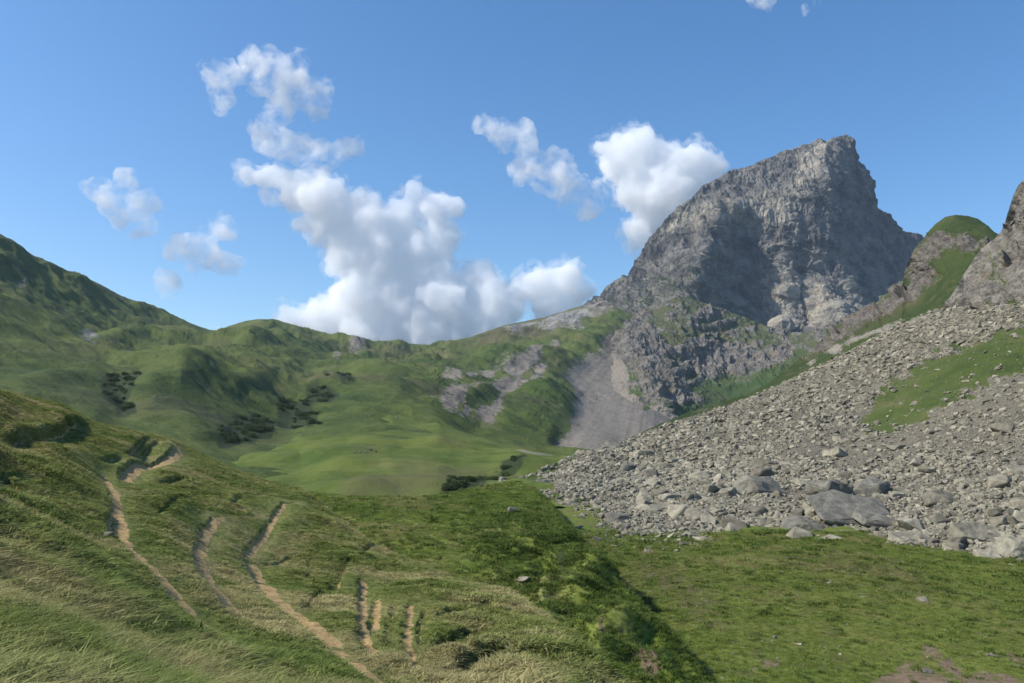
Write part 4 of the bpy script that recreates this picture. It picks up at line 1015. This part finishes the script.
for sh, poly, n, grp, size, lab in PATCH:
    w = (poly_sd(sh.px, sh.py, poly) + 5 * fbm(sh.P / 9.0, 2) > -1).astype(float); w[:sh.nback] = 0
    n = int(n * 1.38)
    p, nn, qx, qy = sh.sample(n, R, w, px_weight=1.5)
    for k in range(n):
        o = link('shrub', shrubs[R.randint(4)])
        s_ = size * R.uniform(0.45, 1.35)
        o.location = tuple(p[k]); o.scale = (s_ * 1.05, s_ * 1.05, s_ * 0.8); o.rotation_euler = (0, 0, R.uniform(0, 6.28))
        tag(o, lab, 'shrub', grp)

# ================================================================== CLOUDS
def cloud_mat(name, dens, soft, lo=0.40, hi=0.60, rate=0.25):
    m = bpy.data.materials.new(name); m.use_nodes = True
    t = NT(m); t.n.clear(); out = t.new('ShaderNodeOutputMaterial')
    v = t.new('ShaderNodeVolumePrincipled', {'Color': (1, 1, 1, 1), 'Anisotropy': 0.0})
    if soft:
        pos = t.new('ShaderNodeNewGeometry').outputs['Position']
        n = t.noise(pos, soft, 8, 0.68, 0.4)
        t.l.new(t.math('MULTIPLY', t.ramp(n, lo, hi), dens), v.inputs['Density'])
    else:
        v.inputs['Density'].default_value = dens
    t.l.new(v.outputs[0], out.inputs['Volume'])
    m.cycles.volume_step_rate = rate
    return m

CD = 6500.0
def cloud(name, blobs, mat, lab, vox=26, amp=1.0, dist=CD, veil=None, parent=None, grow=0.0):
    """union of puffs, voxel-merged and billowed"""
    import bmesh
    bm = bmesh.new()
    r = np.random.RandomState(int(blobs[0][0]))
    for bx, by, br in blobs:
        c = world(bx, by, dist + r.uniform(-0.5, 0.5) * br * dist / F)
        rad = br * dist / F + grow
        bmesh.ops.create_icosphere(bm, subdivisions=3, radius=rad, matrix=Matrix.Translation(Vector(c)))
    me = bpy.data.meshes.new('tmp'); bm.to_mesh(me); bm.free()
    o = bpy.data.objects.new('tmp', me); COL.objects.link(o)
    md = o.modifiers.new('r', 'REMESH'); md.mode = 'VOXEL'; md.voxel_size = vox
    dg = bpy.context.evaluated_depsgraph_get()
    m2 = bpy.data.meshes.new_from_object(o.evaluated_get(dg))
    bpy.data.objects.remove(o); bpy.data.meshes.remove(me)
    n = len(m2.vertices)
    co = np.empty(n * 3, np.float32); m2.vertices.foreach_get('co', co); co = co.reshape(-1, 3).astype(float)
    no = np.empty(n * 3, np.float32); m2.vertices.foreach_get('normal', no); no = no.reshape(-1, 3)
    b1 = np.abs(noise(co / 300.0)); b2 = np.abs(noise(co / 135.0 + 4)); b3 = np.abs(noise(co / 62.0 + 9)); b4 = np.abs(noise(co / 30.0 + 2))
    dd = (b1 * 150 + b2 * 95 + b3 * 60 + b4 * 28 - 75) * amp
    co = co + no * dd[:, None]
    m2.vertices.foreach_set('co', co.astype(np.float32).ravel()); m2.update()
    o = bpy.data.objects.new('tmp', m2); COL.objects.link(o)
    md = o.modifiers.new('r', 'REMESH'); md.mode = 'VOXEL'; md.voxel_size = vox * 0.8
    m3 = bpy.data.meshes.new_from_object(o.evaluated_get(bpy.context.evaluated_depsgraph_get()))
    bpy.data.objects.remove(o); bpy.data.meshes.remove(m2); m2 = m3
    m2.materials.clear(); m2.materials.append(mat)
    m2.polygons.foreach_set('use_smooth', np.ones(len(m2.polygons), bool))
    o = link(name, m2)
    if parent: o.parent = parent
    else: tag(o, lab, 'cloud')
    if veil: cloud('cloud_veil', blobs, veil, None, vox, amp * 1.1, dist, None, o, 42.0)
    return o
dense = cloud_mat('cloud_dense', 0.0085, 0)
veilm = cloud_mat('cloud_veil', 0.006, 0.0085, 0.44, 0.62, 0.3)
wisp = cloud_mat('cloud_wisp', 0.0095, 0.0055, 0.42, 0.66)
cloud('cloud', [(300, 190, 20), (322, 200, 26), (345, 215, 26), (312, 222, 14), (370, 225, 26), (395, 225, 22), (430, 210, 18), (445, 205, 12), (415, 195, 8), (350, 250, 28), (385, 262, 34), (420, 258, 30), (442, 240, 16),
                (365, 295, 32), (400, 305, 36), (440, 300, 34), (470, 290, 24), (480, 272, 14), (500, 305, 24), (330, 325, 24), (300, 322, 14), (360, 335, 26), (430, 335, 30), (520, 290, 14), (540, 286, 20), (565, 280, 18), (572, 296, 16), (550, 308, 18), (290, 312, 6), (320, 232, 14), (265, 185, 8), (280, 180, 12), (392, 345, 30), (480, 330, 28), (250, 176, 4)],
      dense, 'largest white cumulus piled up behind the grassy col', vox=20, veil=veilm)
cloud('cloud', [(620, 160, 20), (645, 155, 17), (668, 160, 18), (690, 165, 20), (712, 166, 13), (640, 185, 25), (668, 190, 28), (655, 215, 24), (640, 235, 14), (690, 195, 22), (602, 150, 6), (635, 245, 8), (700, 185, 14)],
      dense, 'solid white cloud touching the left side of the rock peak', vox=20, veil=veilm)
cloud('cloud', [(482, 124, 7), (495, 130, 9), (508, 140, 10), (520, 135, 8), (530, 160, 12), (545, 175, 14), (560, 180, 14), (575, 192, 14), (590, 205, 12), (520, 170, 7), (560, 160, 8), (600, 190, 8)],
      wisp, 'thin ragged cloud streak left of the solid white cloud', vox=18, amp=0.8, grow=45)
cloud('cloud', [(272, 62, 12), (290, 72, 14), (298, 60, 8), (268, 80, 12), (285, 95, 14), (305, 95, 14), (318, 105, 12), (282, 112, 10), (262, 136, 10), (280, 145, 12), (300, 152, 12), (322, 155, 12), (345, 150, 9), (358, 148, 6), (250, 60, 6), (315, 165, 12), (325, 88, 8)],
      wisp, 'broken wispy cloud rising above the largest cumulus', vox=18, amp=0.8, grow=45)
cloud('cloud', [(212, 70, 8), (225, 75, 10), (238, 76, 7), (220, 92, 9), (205, 68, 4), (222, 104, 6)], wisp, 'small faint wisp at the top left of the broken cloud', vox=16, amp=0.7, grow=45)
cloud('cloud', [(100, 190, 9), (112, 200, 12), (125, 210, 13), (138, 220, 12), (125, 183, 7), (150, 203, 8), (90, 188, 4), (133, 228, 7)], wisp, 'small white cloud alone on the far left', vox=18, amp=0.7, grow=45)
cloud('cloud', [(176, 248, 8), (192, 245, 9), (205, 238, 9), (218, 228, 7), (224, 222, 6), (210, 255, 9), (224, 262, 9), (234, 263, 5), (192, 268, 6), (166, 281, 7)], wisp, 'small torn cloud above the left ridge', vox=18, amp=0.7, grow=45)
cloud('cloud', [(758, 2, 9), (768, -2, 9), (750, -4, 8), (806, 10, 6), (815, 4, 6)], wisp, 'tiny wisp of cloud at the top edge of the photo', vox=18, amp=0.6)
cloud('cloud', [(218, 330, 5), (222, 331, 4), (212, 334, 4)], dense, 'tip of a white cloud showing above the saddle of the left ridge', vox=16, amp=0.4)

# ================================================================== HAZE
def haze():
    import bmesh
    bm = bmesh.new(); bmesh.ops.create_cube(bm, size=1.0)
    x0, x1, y0, y1, z0, z1 = -3000, 3000, -60, 4600, -1400, 1150
    for v in bm.verts:
        v.co = ((x0 + x1) / 2 + v.co.x * (x1 - x0), (y0 + y1) / 2 + v.co.y * (y1 - y0), (z0 + z1) / 2 + v.co.z * (z1 - z0))
    me = bpy.data.meshes.new('haze'); bm.to_mesh(me); bm.free()
    m = bpy.data.materials.new('haze'); m.use_nodes = True
    t = NT(m); t.n.clear(); out = t.new('ShaderNodeOutputMaterial')
    v = t.new('ShaderNodeVolumePrincipled', {'Color': (0.60, 0.78, 1.0, 1), 'Density': 0.00004, 'Anisotropy': 0.2})
    t.l.new(v.outputs[0], out.inputs['Volume'])
    me.materials.append(m)
    o = link('haze', me); tag(o, 'thin blue air haze over the whole valley', 'haze', kind='stuff')
haze()
